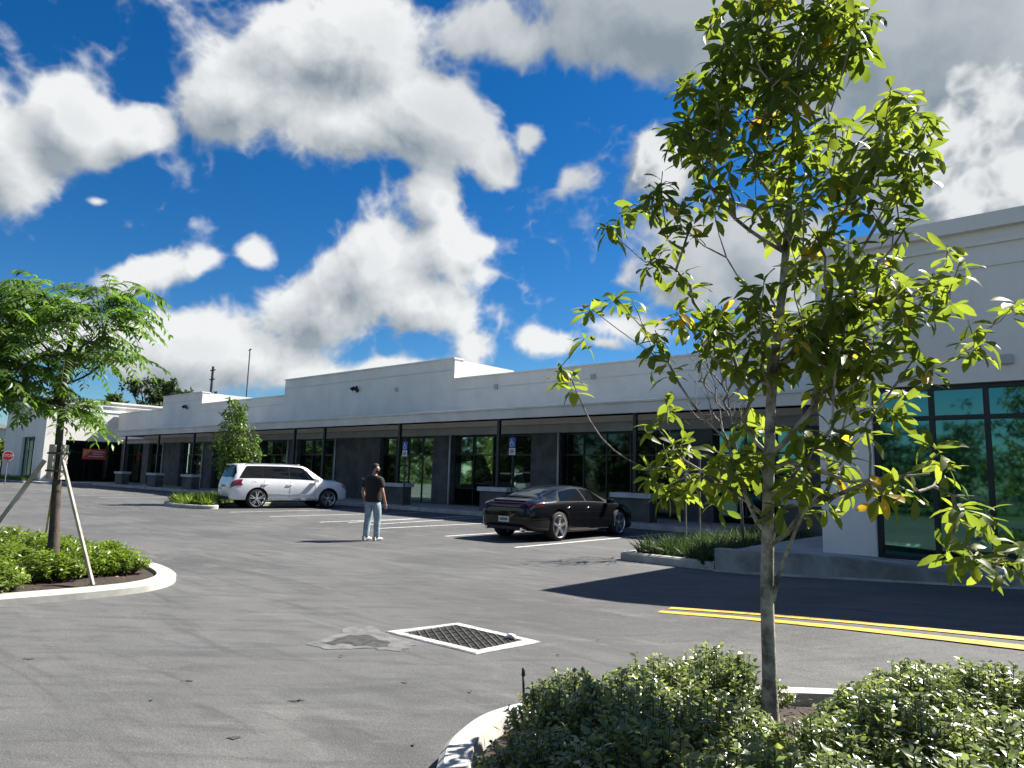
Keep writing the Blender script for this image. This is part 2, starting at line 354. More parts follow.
HI = smooth_closed([(-7.55, 12.15), (-6.6, 12.1), (-5.7, 12.12), (-5.62, 12.3), (-5.62, 14), (-5.62, 16.5), (-5.62, 18.8), (-6.4, 19.1), (-7.3, 18.8), (-7.6, 17), (-7.62, 14.5), (-7.62, 12.6)])
SI = smooth_closed([(-30.9, 13.2), (-29.5, 12.45), (-27.9, 12.4), (-26.9, 12.75), (-26.8, 13.25), (-27.6, 13.7), (-28.45, 14.3), (-28.5, 17), (-28.6, 19), (-29.6, 19.4), (-30.9, 19), (-31.2, 16)])
FGI = kerb_loop(FG, .19, .15); bed(FGI, .07, 'planting_bed', M_SOIL)
LII = kerb_loop(LI, .27, .11); bed(LII, .07, 'planting_bed', M_SOIL)
HII = kerb_loop(HI, .18, .16); bed(HII, .08, 'planting_bed', M_SOIL)
SII = kerb_loop(SI, .2, .15); bed(SII, .08, 'planting_bed', M_SOIL)

# pavement along the shops with its kerb
mb = MB().box(-66.5, -5.6, 20.35, 24.2, -.1, .15); struct(mb, 'pavement', M_WALK)
mb = MB().box(-66.4, -5.63, 20.15, 20.347, -.1, .153); o = struct(mb, 'kerb', M_KERB, bevel=.025)
mb = MB().prism([(-66.4, 17.2), (-64.0, 17.2), (-61.8, 20.146), (-66.4, 20.146)], -.1, .15); struct(mb, 'pavement', M_WALK, bevel=.02)
mb = MB().box(-76, -66.404, 16.6, 20.1, -.1, .148); struct(mb, 'pavement', M_WALK, bevel=.02)

# landing and ramp before the right building
def prism_xz(poly, y0, y1):
    n = len(poly); m = MB(); v = [(x, y0, z) for x, z in poly]+[(x, y1, z) for x, z in poly]
    return m.add(v, [tuple(range(n-1, -1, -1)), tuple(range(n, 2*n))]+[(i, (i+1) % n, n+(i+1) % n, n+i) for i in range(n)])
cr = thing('access_ramp', 'grey concrete ramp with stained side wall sloping down along the right white building', 'ramp', (-3.5, 12.9, 0))
prism_xz([(-5.6, -.2), (-5.6, .40), (-3.45, .45), (-.55, .29), (2, .33), (6, .34), (6, -.2)], 12.12, 12.32).build('side_wall', M_CONC, cr, bevel=.012)
prism_xz([(-5.6, -.2), (-5.6, .33), (-3.45, .36), (-.55, .262), (2, .31), (6, .32), (6, -.2)], 12.323, 13.72).build('ramp_surface', M_WALK, cr)
MB().box(-5.6, -4.05, 13.723, 23.8, -.2, .34).build('landing', M_WALK, cr)
o = prism_xz([(-5.6, -.1), (-5.6, .02), (-.8, .275), (4, .36), (4, -.1)], 12.04, 12.117); struct(o, 'ramp_gutter', M_KERB)

# storm drain
dr = thing('storm_drain', 'square storm drain with dark iron grate and white rimmed concrete frame in the asphalt', 'drain', (-5, 5.08, 0))
oc = [gnd(385.4, 632.6), gnd(458.5, 623.7), gnd(541, 642.6), gnd(476, 654.8)]; oc = [(p.x, p.y) for p in oc]
ic = [gnd(403, 633.7), gnd(455, 626), gnd(523, 641.5), gnd(478, 651.3)]; ic = [(p.x, p.y) for p in ic]
m_ = MB(); n4 = 4
m_.add([(x, y, .004) for x, y in oc]+[(x, y, .014) for x, y in inset(oc, .015)]+[(x, y, .014) for x, y in ic]+[(x, y, .002) for x, y in ic],
       [(k*4+i, k*4+(i+1) % 4, (k+1)*4+(i+1) % 4, (k+1)*4+i) for k in range(3) for i in range(4)])
M_RIM = mat('drain_rim', (.42, .42, .40), .85, .35, 7, .3, 70, col2=(.26, .26, .25), stain=.5)
m_.build('frame', M_RIM, dr)
M_IRON = mat('cast_iron', (.03, .028, .026), .6, .4, 12, .3, 80, metal=.6, col2=(.05, .035, .025))
M_BLACK = mat('pit_black', (.004, .004, .004), .9, .1)
MB().sheet(inset(ic, .002), .0045).build('pit', M_BLACK, dr)
gm = MB(); A, B, C_, D_ = (Vector((*p, 0)) for p in ic)     # left, top, right, bottom in the picture
def along(p, q, r, t): return p.lerp(q, t*2) if t < .5 else q.lerp(r, t*2-1)
up_ = Vector((0, 0, .010))
for i in range(1, 7):
    t = i/7; gm.tube([A.lerp(D_, t)+Vector((0, 0, .0075)), B.lerp(C_, t)+Vector((0, 0, .0075))], .006, 4)
bars = MB()
for i in range(1, 15):
    t = i/15; a = along(A, B, C_, t); b = along(A, D_, C_, t)
    if (b-a).length > .03: bars.tube([a+up_, b+up_], .0055, 4)
bars.build('bars', mat('worn_iron', (.17, .165, .155), .6, .4, 12, .2, 80, metal=.3), dr)
gm.build('grate', M_IRON, dr)
# crumpled scrap on the rim
sv = []; p = gnd(511, 637.5, .02)
m_ = bmesh.new(); bmesh.ops.create_icosphere(m_, subdivisions=2, radius=.055)
for v in m_.verts: v.co = Vector((v.co.x, v.co.y*.8, v.co.z*.45))*rng.uniform(.75, 1.2)
me = bpy.data.meshes.new('paper_scrap'); m_.to_mesh(me); m_.free(); me.materials.append(mat('paper', (.75, .75, .72), .8))
o = bpy.data.objects.new('paper_scrap', me); o.location = (p.x, p.y, .035); COL.objects.link(o); tag(o, 'small crumpled white scrap on the rim of the storm drain', 'litter')

# old patch of lighter mortar with a broken dark middle, left of the drain
def ragged(px, jit, z, name, m):
    P_ = []
    for i in range(len(px)):
        (xa, ya), (xb, yb) = px[i], px[(i+1) % len(px)]
        for s_ in range(4): t = s_/4; P_.append((xa+(xb-xa)*t+rng.uniform(-jit, jit)*3, ya+(yb-ya)*t+rng.uniform(-jit, jit)))
    mb = MB(); g_ = [gnd(x, y) for x, y in P_]; struct(mb.sheet([(p.x, p.y) for p in g_], z), name, m)
M_PATCH = mat('mortar_patch', (.125, .125, .121), .9, .4, 6, .3, 60, col2=(.08, .08, .079)); M_PATCHD = mat('broken_asphalt', (.052, .051, .049), .95, .4, 12, .5, 60)
ragged([(304, 644), (340, 634), (350, 626), (378, 627), (386, 634), (420, 645), (400, 651), (372, 649), (330, 650)], 1.2, .004, 'asphalt_patch', M_PATCH)
ragged([(318, 644), (345, 637), (372, 636), (392, 644), (380, 648), (350, 645)], 1.0, .0065, 'asphalt_patch', M_PATCHD)
for px in ([(226, 738), (236, 736.5), (243, 738), (232, 740)], [(286, 701), (296, 700), (306, 700.6), (295, 702.2)], [(181, 681), (187, 680.5), (195, 681), (188, 681.8)], [(22, 659), (30, 658.4), (36, 659), (29, 659.8)]):
    ragged(px, .35, .0045, 'asphalt_spot', M_PATCHD)
# ------------------------------------------------------------------ buildings
M_WHITE = mat('white_stucco', (.78, .755, .70), .8, .06, .6, .25, 130, stain=.10)
M_FASC = mat('grey_white_fascia', (.66, .64, .59), .7, .08, .8, .1, 90)
M_BEAM = mat('grey_beam', (.44, .45, .44), .9, .1, .8, .1, 90, spec=.1)
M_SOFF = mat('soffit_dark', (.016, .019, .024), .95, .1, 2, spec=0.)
M_PIER = mat('grey_stone_pier', (.10, .103, .10), .85, .35, 1.6, .5, 25, col2=(.06, .063, .062))
M_CAPS = mat('cap_stone', (.52, .53, .52), .8, .12, 3, .2, 60)
M_POST = mat('dark_bronze', (.018, .02, .022), .45, .2, 4)
M_FRAME = mat('window_frame_black', (.012, .013, .014), .4, .2, 4)
M_PIPE = mat('downpipe_white', (.6, .6, .58), .6, .1)
M_FIX = mat('fixture_black', (.012, .012, .012), .5, .1)
M_FIXW = mat('fixture_grey', (.45, .46, .46), .5, .1)
def glass(name, tint, refl, body, wob=.004):
    """tinted coated shop glass: a clear mirror layer over a dark body, slightly uneven"""
    m, nt = new_mat(name)
    o = N(nt, 'ShaderNodeOutputMaterial'); g = N(nt, 'ShaderNodeBsdfGlossy'); g.inputs['Color'].default_value = (*tint, 1); g.inputs['Roughness'].default_value = .03
    d = N(nt, 'ShaderNodeBsdfDiffuse'); d.inputs['Color'].default_value = (*body, 1)
    fr = N(nt, 'ShaderNodeFresnel'); fr.inputs[0].default_value = 1.5
    fac = mth(nt, 'ADD', mth(nt, 'MULTIPLY', fr.outputs[0], .9), refl, clamp=True)
    mx = N(nt, 'ShaderNodeMixShader'); L(nt, fac, mx.inputs[0]); L(nt, d.outputs[0], mx.inputs[1]); L(nt, g.outputs[0], mx.inputs[2]); L(nt, mx.outputs[0], o.inputs[0])
    tc = N(nt, 'ShaderNodeTexCoord').outputs['Object']
    b = N(nt, 'ShaderNodeBump'); b.inputs['Strength'].default_value = .25; b.inputs['Distance'].default_value = wob
    L(nt, noise(nt, tc, 1.1, 1, .5), b.inputs['Height']); L(nt, b.outputs[0], g.inputs['Normal']); return m
M_GLASS = glass('shop_glass', (.45, .62, .53), .02, (.004, .006, .0055))
M_GLASSG = glass('green_glass', (.30, .66, .56), .26, (.004, .012, .010))
M_INT = mat('dark_interior', (.02, .021, .022), .9, .2)

def window(parent, x0, x1, z0, z1, y, nv, transoms, name='storefront_window', gm=None, fw=.06, dep=.09, door=False, vx=None):
    """framed glazing facing -Y: frame bars as one part, panes as its sub-part"""
    gm = gm or M_GLASS; m = MB()
    m.box(x0, x0+fw, y-dep, y, z0, z1); m.box(x1-fw, x1, y-dep, y, z0, z1)
    m.box(x0+fw, x1-fw, y-dep, y, z0, z0+fw); m.box(x0+fw, x1-fw, y-dep, y, z1-fw, z1)
    vx = vx if vx is not None else [x0+(x1-x0)*i/nv for i in range(1, nv)]
    for v in vx: m.box(v-fw/2, v+fw/2, y-dep+.004, y-.004, z0+fw, z1-fw)
    for t in transoms: m.box(x0+fw, x1-fw, y-dep+.008, y-.008, t-fw/2, t+fw/2)
    f = m.build(name, M_FRAME, parent)
    xs_ = [x0+fw*.5]+list(vx)+[x1-fw*.5]; zs_ = [z0+fw*.5]+list(transoms)+[z1-fw*.5]
    p = MB()
    for i in range(len(xs_)-1):
        for j in range(len(zs_)-1):   # every pane sits a touch out of true, as real ones do
            a = rng.uniform(-.0022, .0022)*(xs_[i+1]-xs_[i]); b = rng.uniform(-.0022, .0022)*(zs_[j+1]-zs_[j]); yy = y-.045
            p.add([(xs_[i], yy-a-b, zs_[j]), (xs_[i+1], yy+a-b, zs_[j]), (xs_[i+1], yy+a+b, zs_[j+1]), (xs_[i], yy-a+b, zs_[j+1])], [(0, 1, 2, 3)])
    p.build('glass', gm, f); return f

# ---- long row of shops
SH = thing('shop_row', 'long low white retail building with dark canopy storefronts and stepped parapet', 'building', (-35, 23.2, 0))
m = MB()
def wallseg(x0, x1, h, y0=23.2, y1=23.75): m.box(x0, x1, y0, y1, 3.85, h)
wallseg(-66.5, -57.4, 6.1); wallseg(-57.4, -50.6, 7.12); wallseg(-50.6, -39.3, 6.22); wallseg(-39.3, -24.0, 7.2); wallseg(-24.0, -10.7, 6.17); wallseg(-10.7, -4.05, 7.2)
m.build('parapet_wall', M_WHITE, SH)
for x0, x1, h in ((-57.4, -50.6, 7.12), (-39.3, -24.0, 7.2), (-10.7, -4.05, 7.2)):
    for xx in (x0, x1-.25): MB().box(xx, xx+.25, 23.753, 27.6, 3.85, h-.002).build('parapet_return', M_WHITE, SH)     # side returns of the raised parts
m = MB()
for x0, x1, h in ((-66.5, -57.43, 6.1), (-50.57, -39.33, 6.22), (-23.97, -10.73, 6.17)): MB().box(x0, x1, 27.3, 27.6, 3.85, h-.4).build('rear_parapet', M_WHITE, SH)
m = MB()
for x0, x1, h in ((-66.5, -57.43, 6.1), (-57.43, -50.57, 7.12), (-50.57, -39.33, 6.22), (-39.33, -23.97, 7.2), (-23.97, -10.73, 6.17), (-10.73, -4.05, 7.2)):
    m.box(x0, x1, 23.13, 23.82, h+.002, h+.07)
m.build('coping', M_WHITE, SH)
m = MB()   # shallow grooves stand for the reveal joints of the stucco
for x0, x1, h in ((-57.35, -50.65, 7.12), (-50.57, -39.33, 6.22), (-39.25, -24.05, 7.2), (-23.97, -4.05, 6.17)):
    m.box(x0, x1, 23.18, 23.199, h-.55, h-.5)
m.build('reveal_joint', M_FASC, SH)
can = MB().box(-60.6, -4.1, 21.12, 21.2, 3.93, 4.36).box(-60.6, -60.52, 21.203, 23.2, 3.93, 4.36).build('canopy', M_FASC, SH, bevel=.008)
MB().box(-60.52, -4.1, 21.2, 23.2, 4.2, 4.33).build('roof', M_FASC, can)
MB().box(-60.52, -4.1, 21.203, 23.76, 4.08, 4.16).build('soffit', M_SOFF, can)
MB().box(-60.62, -4.1, 21.06, 21.117, 4.30, 4.39).build('gutter', M_FASC, can, bevel=.01)
MB().box(-66.0, -4.05, 23.6, 23.9, 3.50, 3.84).build('beam', M_BEAM, SH)
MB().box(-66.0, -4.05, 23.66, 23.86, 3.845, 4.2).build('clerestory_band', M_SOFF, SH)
MB().box(-66, -4.05, 24.3, 30, .1, 5.6).build('rear_body', M_INT, SH)
# stone piers between glazed bays
bays = [(-65.2, -61.4), (-60.2, -57.5), (-54.3, -50.6), (-49.0, -44.6), (-42.5, -39.0), (-38.0, -34.2), (-29.9, -25.7), (-24.35, -19.35), (-17.85, -12.2), (-10.9, -7.6), (-7.2, -4.2)]
m = None; prev = -66.0
for a, b in bays+[(-4.05, -4.05)]:
    if a-prev > .05: MB().box(prev, a, 23.55, 24.25, .15, 3.497).build('stone_pier', M_PIER, SH)
    prev = b
for i, (a, b) in enumerate(bays):
    w = b-a; nv = max(2, round(w/1.15))
    if i >= 9: window(SH, a, b, .36, 3.46, 23.9, 3, [2.62], gm=M_GLASSG)
    else: window(SH, a, b, .15, 3.46, 23.9, nv, [2.55]+([.95] if i % 3 == 1 else []))
for x in (-17.8, -24.4, -33.9, -38.95, -43.0, -50.4, -57.3):
    MB().tube([(x, 23.47, .16), (x, 23.47, 3.5)], .045, 8).build('downpipe', M_PIPE, SH, smooth=True)
posts = [-59.0, -52.8, -47.1, -40.6, -34.7, -31.8, -25.6, -19.25, -12.75, -6.9]
for x in posts:
    MB().box(x-.065, x+.065, 21.24, 21.37, 1.13, 4.075).build('canopy_post', M_POST, SH)
    pr = MB().box(x-.72, x+.72, 21.02, 21.55, .15, .955).build('pier', M_PIER, SH)
    MB().box(x-.82, x+.82, 20.94, 21.63, .958, 1.127).build('cap', M_CAPS, pr, bevel=.012)
def spot(x, z, y=23.2):
    m = MB(); c = Vector((x, y-.16, z)); m.box(x-.09, x+.09, y-.05, y-.002, z-.09, z+.09)
    for s in (-1, 1):
        m.tube([(x+.03*s, y-.04, z), (x+.16*s, y-.16, z+.16)], .02, 5)
        m.disc_ring((x+.17*s, y-.24, z+.10), (.35*s, -.55, -.75), [(-.14, .001), (-.14, .05), (-.05, .085), (.10, .125), (.10, .11), (.04, .001)], 12)
    return m.build('wall_light', M_FIX, SH)
spot(-31.7, 6.1); spot(-52.9, 6.05)
MB().box(-28.4, -28.22, 23.08, 23.197, 5.85, 6.05).build('junction_box', M_FIXW, SH, bevel=.02)
MB().box(-21.3, -21.1, 23.1, 23.197, 5.52, 5.75).build('junction_box', M_FIXW, SH, bevel=.02)
MB().box(-15.95, -15.75, 23.1, 23.197, 5.6, 5.82).build('junction_box', M_FIXW, SH, bevel=.02)

# ---- building at the far left end, its lit side facing the parking
WG = thing('corner_shop', 'white corner building with sunlit side wall at the far end of the shop row', 'building', (-71, 25, 0))
wx, wy, wh = -66.6, 17.8, 7.0
m = MB()
m.box(wx-.35, wx, wy, 19.35, 0, wh); m.box(wx-.35, wx, 19.353, 36, 3.62, wh); m.box(wx-.35, wx, 26, 36, 0, 3.617)   # side towards the lot
m.build('side_wall', M_WHITE, WG)
m = MB().box(-78.5, -72.95, wy, wy+.35, 0, wh).box(-69.2, wx-.353, wy, wy+.35, 0, wh).box(-72.947, -69.203, wy, wy+.35, 3.85, wh).box(-72.947, -69.203, wy, wy+.35, 0, .3)
m.build('front_wall', M_WHITE, WG)
MB().box(-78.5, -78.15, wy+.353, 36, 0, wh).box(-78.5, wx, 36.003, 36.3, 0, wh).build('rear_wall', M_WHITE, WG)
MB().box(-78.1, wx-.36, wy+.36, 35.9, 5.4, 5.6).build('roof', M_SOFF, WG)
m = MB()
for z0, z1, e in ((wh-.02, wh+.12, .16), (wh-.32, wh-.2, .09), (wh-.85, wh-.78, .045)):
    m.box(wx+.002, wx+e, wy-e, 36, z0, z1); m.box(-78.5, wx, wy-e, wy-.002, z0, z1)
m.build('cornice', M_WHITE, WG)
window(WG, -72.94, -69.21, .3, 3.84, wy+.3, 3, [2.7])
m = MB(); y0, y1 = 19.36, 25.99
fr = MB()
for y in (y0, y0+1.6, y0+3.2, y0+4.9, y1-.06): fr.box(wx-.3, wx-.2, y, y+.06, .05, 3.6)
for z in (.05, 2.6, 3.55): fr.box(wx-.296, wx-.204, y0+.06, y1-.06, z, z+.06)
f = fr.build('storefront_window', M_FRAME, WG)
MB().add([(wx-.25, y0, .05), (wx-.25, y1, .05), (wx-.25, y1, 3.6), (wx-.25, y0, 3.6)], [(0, 1, 2, 3)]).build('glass', M_GLASS, f)
# leasing banner behind the corner shop's glass
M_RED = mat('banner_red', (.55, .06, .035), .6, .15, 3); M_ORG = mat('banner_orange', (.75, .28, .13), .6, .1, 3); M_PWHT = mat('banner_white', (.6, .55, .52), .6, .1, 3)
bx = wx-.195; bn = thing('banner', 'red and orange banner hung in the corner shop window', 'banner', (bx, 21.6, 2.3))
MB().box(bx, bx+.012, 20.75, 22.6, 2.05, 2.95).build('cloth', M_RED, bn)
MB().add([(bx+.015, 20.8, 2.9), (bx+.015, 21.5, 2.9), (bx+.015, 20.8, 2.2)], [(0, 1, 2)]).build('printed_triangle', M_ORG, bn)
m = MB()
for k, (a, b) in enumerate(((21.5, 22.45), (21.55, 22.3), (21.2, 22.4))): m.box(bx+.0135, bx+.015, a, b, 2.68-.2*k, 2.76-.2*k)
m.build('printed_lines', M_PWHT, bn)

# ---- white building on the right
RB = thing('white_building', 'tall white building with green glazed windows and banded parapet on the right', 'building', (3, 14, 0))
x0, x1, y, h = -4.2, 16.0, 13.72, 6.12
wx0, wz0, wz1 = -3.29, .34, 3.36
m = MB().box(x0, wx0, y, y+.4, -.1, h).box(wx0+.003, x1, y, y+.4, wz1+.003, h).box(wx0+.003, x1, y, y+.4, -.1, wz0-.003)
m.build('front_wall', M_WHITE, RB)
MB().box(x0, x0+.4, y+.403, 40, -.1, h).build('side_wall', M_WHITE, RB); MB().box(x1-.4, x1, y+.403, 40, -.1, h).build('side_wall', M_WHITE, RB)
MB().box(x0+.41, x1-.41, y+.41, 39.9, 5.2, 5.4).build('roof', M_SOFF, RB)
m = MB()
for z0, z1, e in ((h-.16, h+.1, .13), (h-.42, h-.34, .05), (h-.80, h-.74, .035)):
    m.box(x0-e, x1, y-e, y-.002, z0, z1); m.box(x0-e, x0-.002, y, 40, z0, z1)
m.build('cornice', M_WHITE, RB)
window(RB, wx0+.005, 15.5, wz0, wz1, y+.22, 1, [2.80], name='window', gm=M_GLASSG, fw=.075, dep=.12, vx=[-2.36, -1.56, -.2, .9, 2.2, 3.4, 5, 7, 9, 11, 13])
MB().box(-1.32, -1.13, y-.07, y-.002, 3.63, 3.79).build('junction_box', M_FIXW, RB, bevel=.015)

# ---- rooftop plant and poles behind the shops
RU = tag(MB().box(-58.5, -55.6, 33, 36, 5.7, 8.2).box(-58.3, -55.8, 32.97, 32.998, 6.3, 7.8).build('rooftop_unit', M_FIXW, base=(-57, 34, 5.7), bevel=.05), 'pale rooftop air unit showing above the shop parapet', 'air unit')
PU = (-.9048*88, .4259*88); PA = (-.885*72, .4656*72)
up = thing('utility_pole', 'weathered wooden utility pole with crossarms behind the shop row', 'utility pole', (*PU, 0))
p = Vector((*PU, at_depth(207, 366, PU, 0).z)); MB().tube([(*PU, 0), (p.x, p.y, p.z)], [.22, .15], 8).build('pole', mat('grey_timber', (.10, .09, .08), .9, .3), up)
m = MB()
M_XA = mat('crossarm_timber', (.09, .085, .08), .9, .3)
for k in (.5, 1.6): MB().box(p.x-.6, p.x+.6, p.y-.05, p.y+.05, p.z-k, p.z-k+.12).build('crossarm', M_XA, up)
am = thing('antenna_mast', 'thin steel antenna mast standing behind the shop roof', 'mast', (*PA, 0))
p = Vector((*PA, at_depth(243, 348, PA, 0).z)); MB().tube([(*PA, 0), (p.x, p.y, p.z)], [.10, .06], 6).build('pole', mat('galvanised', (.10, .10, .11), .6, .1), am)
MB().tube([(p.x-.25, p.y, p.z-.15), (p.x+.25, p.y, p.z-.1)], .05, 5).build('lamp_head', M_FIX, am)

# ---- far white house at the left edge, with its kerb and grass strip
FH = thing('far_house', 'pale house with shallow roof beyond the stop sign at the left edge', 'house', (-104, 17, 0))
m = MB().box(-112, -100, 9, 24, 0, 5.6); m.build('wall', mat('far_white', (.55, .56, .56), .85, .05), FH)
MB().add([(-112.4, 8.7, 5.6), (-99.6, 8.7, 5.6), (-99.6, 24.3, 5.6), (-112.4, 24.3, 5.6), (-112.4, 16.5, 7.3), (-99.6, 16.5, 7.3)], [(0, 1, 5, 4), (2, 3, 4, 5), (1, 2, 5), (3, 0, 4)]).build('roof', mat('roof_grey', (.3, .31, .32), .9, .1), FH)
for yy in (12.2, 15.6, 19.4): 
    w = MB().box(-99.99, -99.9, yy, yy+1.3, .9, 2.9).build('window', M_FRAME, FH)
    MB().box(-99.897, -99.89, yy+.08, yy+1.22, .98, 2.82).build('glass', M_GLASS, w)
struct(MB().box(-99, -80, 8, 24, -.1, .12), 'grass_verge', M_GRASSB)
struct(MB().box(-79.9, -79.6, 4, 17.0, -.1, .14), 'kerb', M_KERB)
pb = tag(MB().box(-71.8, -69.6, 13.55, 14.75, 0, .62).build('planter_box', M_CONC, base=(-70.7, 14.1, 0), bevel=.03), 'grey concrete planter box at the corner by the stop sign', 'planter')
# ---- stop sign
M_SRED = mat('stop_red', (.42, .015, .02), .5, .1); M_SWHT = mat('sign_white', (.7, .7, .7), .5, .05); M_GALV = mat('sign_post', (.25, .26, .26), .5, .15, metal=.6)
b = gnd(4.5, 484.6); cc = at_depth(5.2, 455.8, (b.x, b.y), 0)
ss = thing('stop_sign', 'red octagonal stop sign on a thin post at the far left', 'road sign', (b.x, b.y, 0))
MB().tube([(b.x, b.y, 0), (b.x, b.y, cc.z+.3)], .035, 6).build('post', M_GALV, ss)
fdir = (CAM-Vector((b.x, b.y, CAMH))).normalized(); sx = Vector((0, 0, 1)).cross(fdir).normalized(); fc = Vector((b.x, b.y, cc.z))+fdir*.05
def octo(r, off, th):
    m = MB(); v = []
    for o_ in (off, off+th):
        for k in range(8): a = R(22.5+45*k); v.append(fc+fdir*o_+sx*(r*math.cos(a))+Vector((0, 0, 1))*(r*math.sin(a)))
    return m.add(v, [tuple(range(7, -1, -1)), tuple(range(8, 16))]+[(i, (i+1) % 8, 8+(i+1) % 8, 8+i) for i in range(8)])
octo(.37, 0, .008).build('border', M_SWHT, ss); octo(.335, .011, .006).build('plate', M_SRED, ss)
def text_obj(body, size, loc, xdir, zdir, m, parent, name='lettering', ext=.002):
    cu_ = bpy.data.curves.new(name, 'FONT'); cu_.body = body; cu_.size = size; cu_.align_x = 'CENTER'; cu_.align_y = 'CENTER'; cu_.extrude = ext
    t = bpy.data.objects.new(name+'_tmp', cu_); COL.objects.link(t); dg = bpy.context.evaluated_depsgraph_get()
    me = bpy.data.meshes.new_from_object(t.evaluated_get(dg)); bpy.data.objects.remove(t)
    yd = zdir; xd = xdir.normalized(); nd = xd.cross(yd).normalized()
    mt = Matrix((( xd.x, yd.x, nd.x, loc[0]), (xd.y, yd.y, nd.y, loc[1]), (xd.z, yd.z, nd.z, loc[2]), (0, 0, 0, 1)))
    me.transform(mt)
    if parent is not None: me.transform(Matrix.Translation(-Vector(parent['_b'])))
    me.materials.clear(); me.materials.append(m); o = bpy.data.objects.new(name, me); COL.objects.link(o); o.parent = parent; return o
text_obj('STOP', .27, fc+fdir*.022, sx, Vector((0, 0, 1)), M_SWHT, ss)
# ---- accessible-parking signs
M_BLUE = mat('sign_blue', (.02, .10, .42), .5, .08)
def ada(px, py, label):
    c = at_depth(px, py, tuple((gnd(px, 518).x, 19.85)), 0)
    d = ray(px, py); t = (20.28)/d.y; c = CAM+d*t
    s = thing('parking_sign', label, 'parking sign', (c.x, c.y, .15), 'accessible parking signs on the pavement edge')
    MB().tube([(c.x, c.y, .15), (c.x, c.y, c.z+.3)], .028, 6).build('post', M_POST, s)
    MB().box(c.x-.16, c.x+.16, c.y-.045, c.y-.032, c.z-.18, c.z+.2).build('blue_plate', M_BLUE, s)
    MB().box(c.x-.155, c.x+.155, c.y-.045, c.y-.032, c.z-.46, c.z-.2).build('fine_plate', M_SWHT, s)
    # wheelchair symbol
    g_ = MB(); yy = c.y-.05
    P = lambda a, b_: Vector((c.x+a, yy, c.z+b_))
    g_.tube([P(-.02, .13), P(-.02, .10)], .028, 8); g_.tube([P(-.02, .09), P(-.01, -.01), P(.06, -.02), P(.09, -.10), P(.12, -.09)], .014, 5); g_.tube([P(-.015, .05), P(.06, .04)], .012, 5)
    g_.tube([P(-.02+.085*math.cos(R(a)), -.05+.085*math.sin(R(a))) for a in range(110, 350, 24)], .013, 5)
    g_.build('symbol', M_SWHT, s)
    g2 = MB()
    for k, w_ in enumerate((.20, .24, .16)): g2.box(c.x-w_/2, c.x+w_/2, c.y-.048, c.y-.0455, c.z-.27-.06*k-.018, c.z-.27-.06*k+.018)
    g2.build('printed_lines', M_FIX, s)
ada(513, 443, 'blue wheelchair parking sign on thin post above the black car'); ada(405.8, 446, 'dim blue wheelchair parking sign on thin post beside the standing person')
# ------------------------------------------------------------------ foliage
def leaf_mat(name, cols, trans, tfac=.38, rough=.35, spec=.5):
    """leaf: glossy upper skin over a body that lets light through; each leaf has its own tint"""
    m, nt = new_mat(name)
    at = N(nt, 'ShaderNodeAttribute', attribute_name='leaf'); rp = N(nt, 'ShaderNodeValToRGB'); L(nt, at.outputs['Fac'], rp.inputs[0])
    el = rp.color_ramp.elements
    while len(el) < len(cols): el.new(.5)
    for e, (pos, c) in zip(el, cols): e.position = pos; e.color = (*c, 1)
    p = N(nt, 'ShaderNodeBsdfPrincipled'); L(nt, rp.outputs[0], p.inputs['Base Color']); p.inputs['Roughness'].default_value = rough; p.inputs['Specular IOR Level'].default_value = spec
    t = N(nt, 'ShaderNodeBsdfTranslucent'); L(nt, mixc(nt, 1.0, rp.outputs[0], trans, 'MULTIPLY'), t.inputs[0])
    mx = N(nt, 'ShaderNodeMixShader'); mx.inputs[0].default_value = tfac; L(nt, p.outputs[0], mx.inputs[1]); L(nt, t.outputs[0], mx.inputs[2])
    o = N(nt, 'ShaderNodeOutputMaterial'); L(nt, mx.outputs[0], o.inputs[0]); return m
M_LEAF = leaf_mat('broad_leaf', [(0, (.046, .074, .016)), (.55, (.088, .122, .022)), (.9, (.15, .185, .03)), (.955, (.13, .17, .03)), (.965, (.30, .24, .03)), (1, (.36, .20, .03))], (2.7, 2.6, 1.3), .54, .45, .35)
M_LEAF_FERN = leaf_mat('feather_leaf', [(0, (.04, .085, .016)), (.6, (.08, .145, .024)), (1, (.14, .21, .03))], (2.4, 2.6, 1.3), .4, .45)
M_LEAF_SHRUB = leaf_mat('shrub_leaf', [(0, (.075, .105, .050)), (.5, (.14, .175, .075)), (.85, (.22, .25, .10)), (1, (.31, .33, .13))], (2.0, 2.1, 1.1), .42, .27, .9)
M_LEAF_HEDGE = leaf_mat('hedge_leaf', [(0, (.055, .092, .012)), (.5, (.125, .185, .022)), (1, (.23, .28, .035))], (2.0, 2.2, 1.1), .35, .35)
M_LEAF_SMALL = leaf_mat('crown_leaf', [(0, (.035, .07, .015)), (.5, (.075, .125, .025)), (1, (.14, .19, .04))], (2.0, 2.2, 1.2), .35, .4)
M_LEAF_FAR = leaf_mat('far_leaf', [(0, (.018, .036, .012)), (.5, (.035, .062, .018)), (1, (.065, .095, .025))], (1.8, 2.0, 1.2), .25, .6)
M_LEAF_FAR2 = leaf_mat('far_leaf_light', [(0, (.045, .075, .012)), (.5, (.085, .13, .018)), (1, (.13, .17, .025))], (1.8, 2.0, 1.2), .25, .6)
M_BARK = mat('grey_bark', (.42, .385, .31), .9, .35, 9, .6, 50, col2=(.09, .075, .06))
M_BARK_D = mat('dark_bark', (.075, .058, .045), .9, .35, 9, .6, 50, col2=(.04, .032, .026))
M_TWIG = mat('green_brown_twig', (.085, .075, .05), .8, .3, 12)
M_DRYTWIG = mat('pale_dry_twig', (.22, .20, .17), .9, .3, 12)

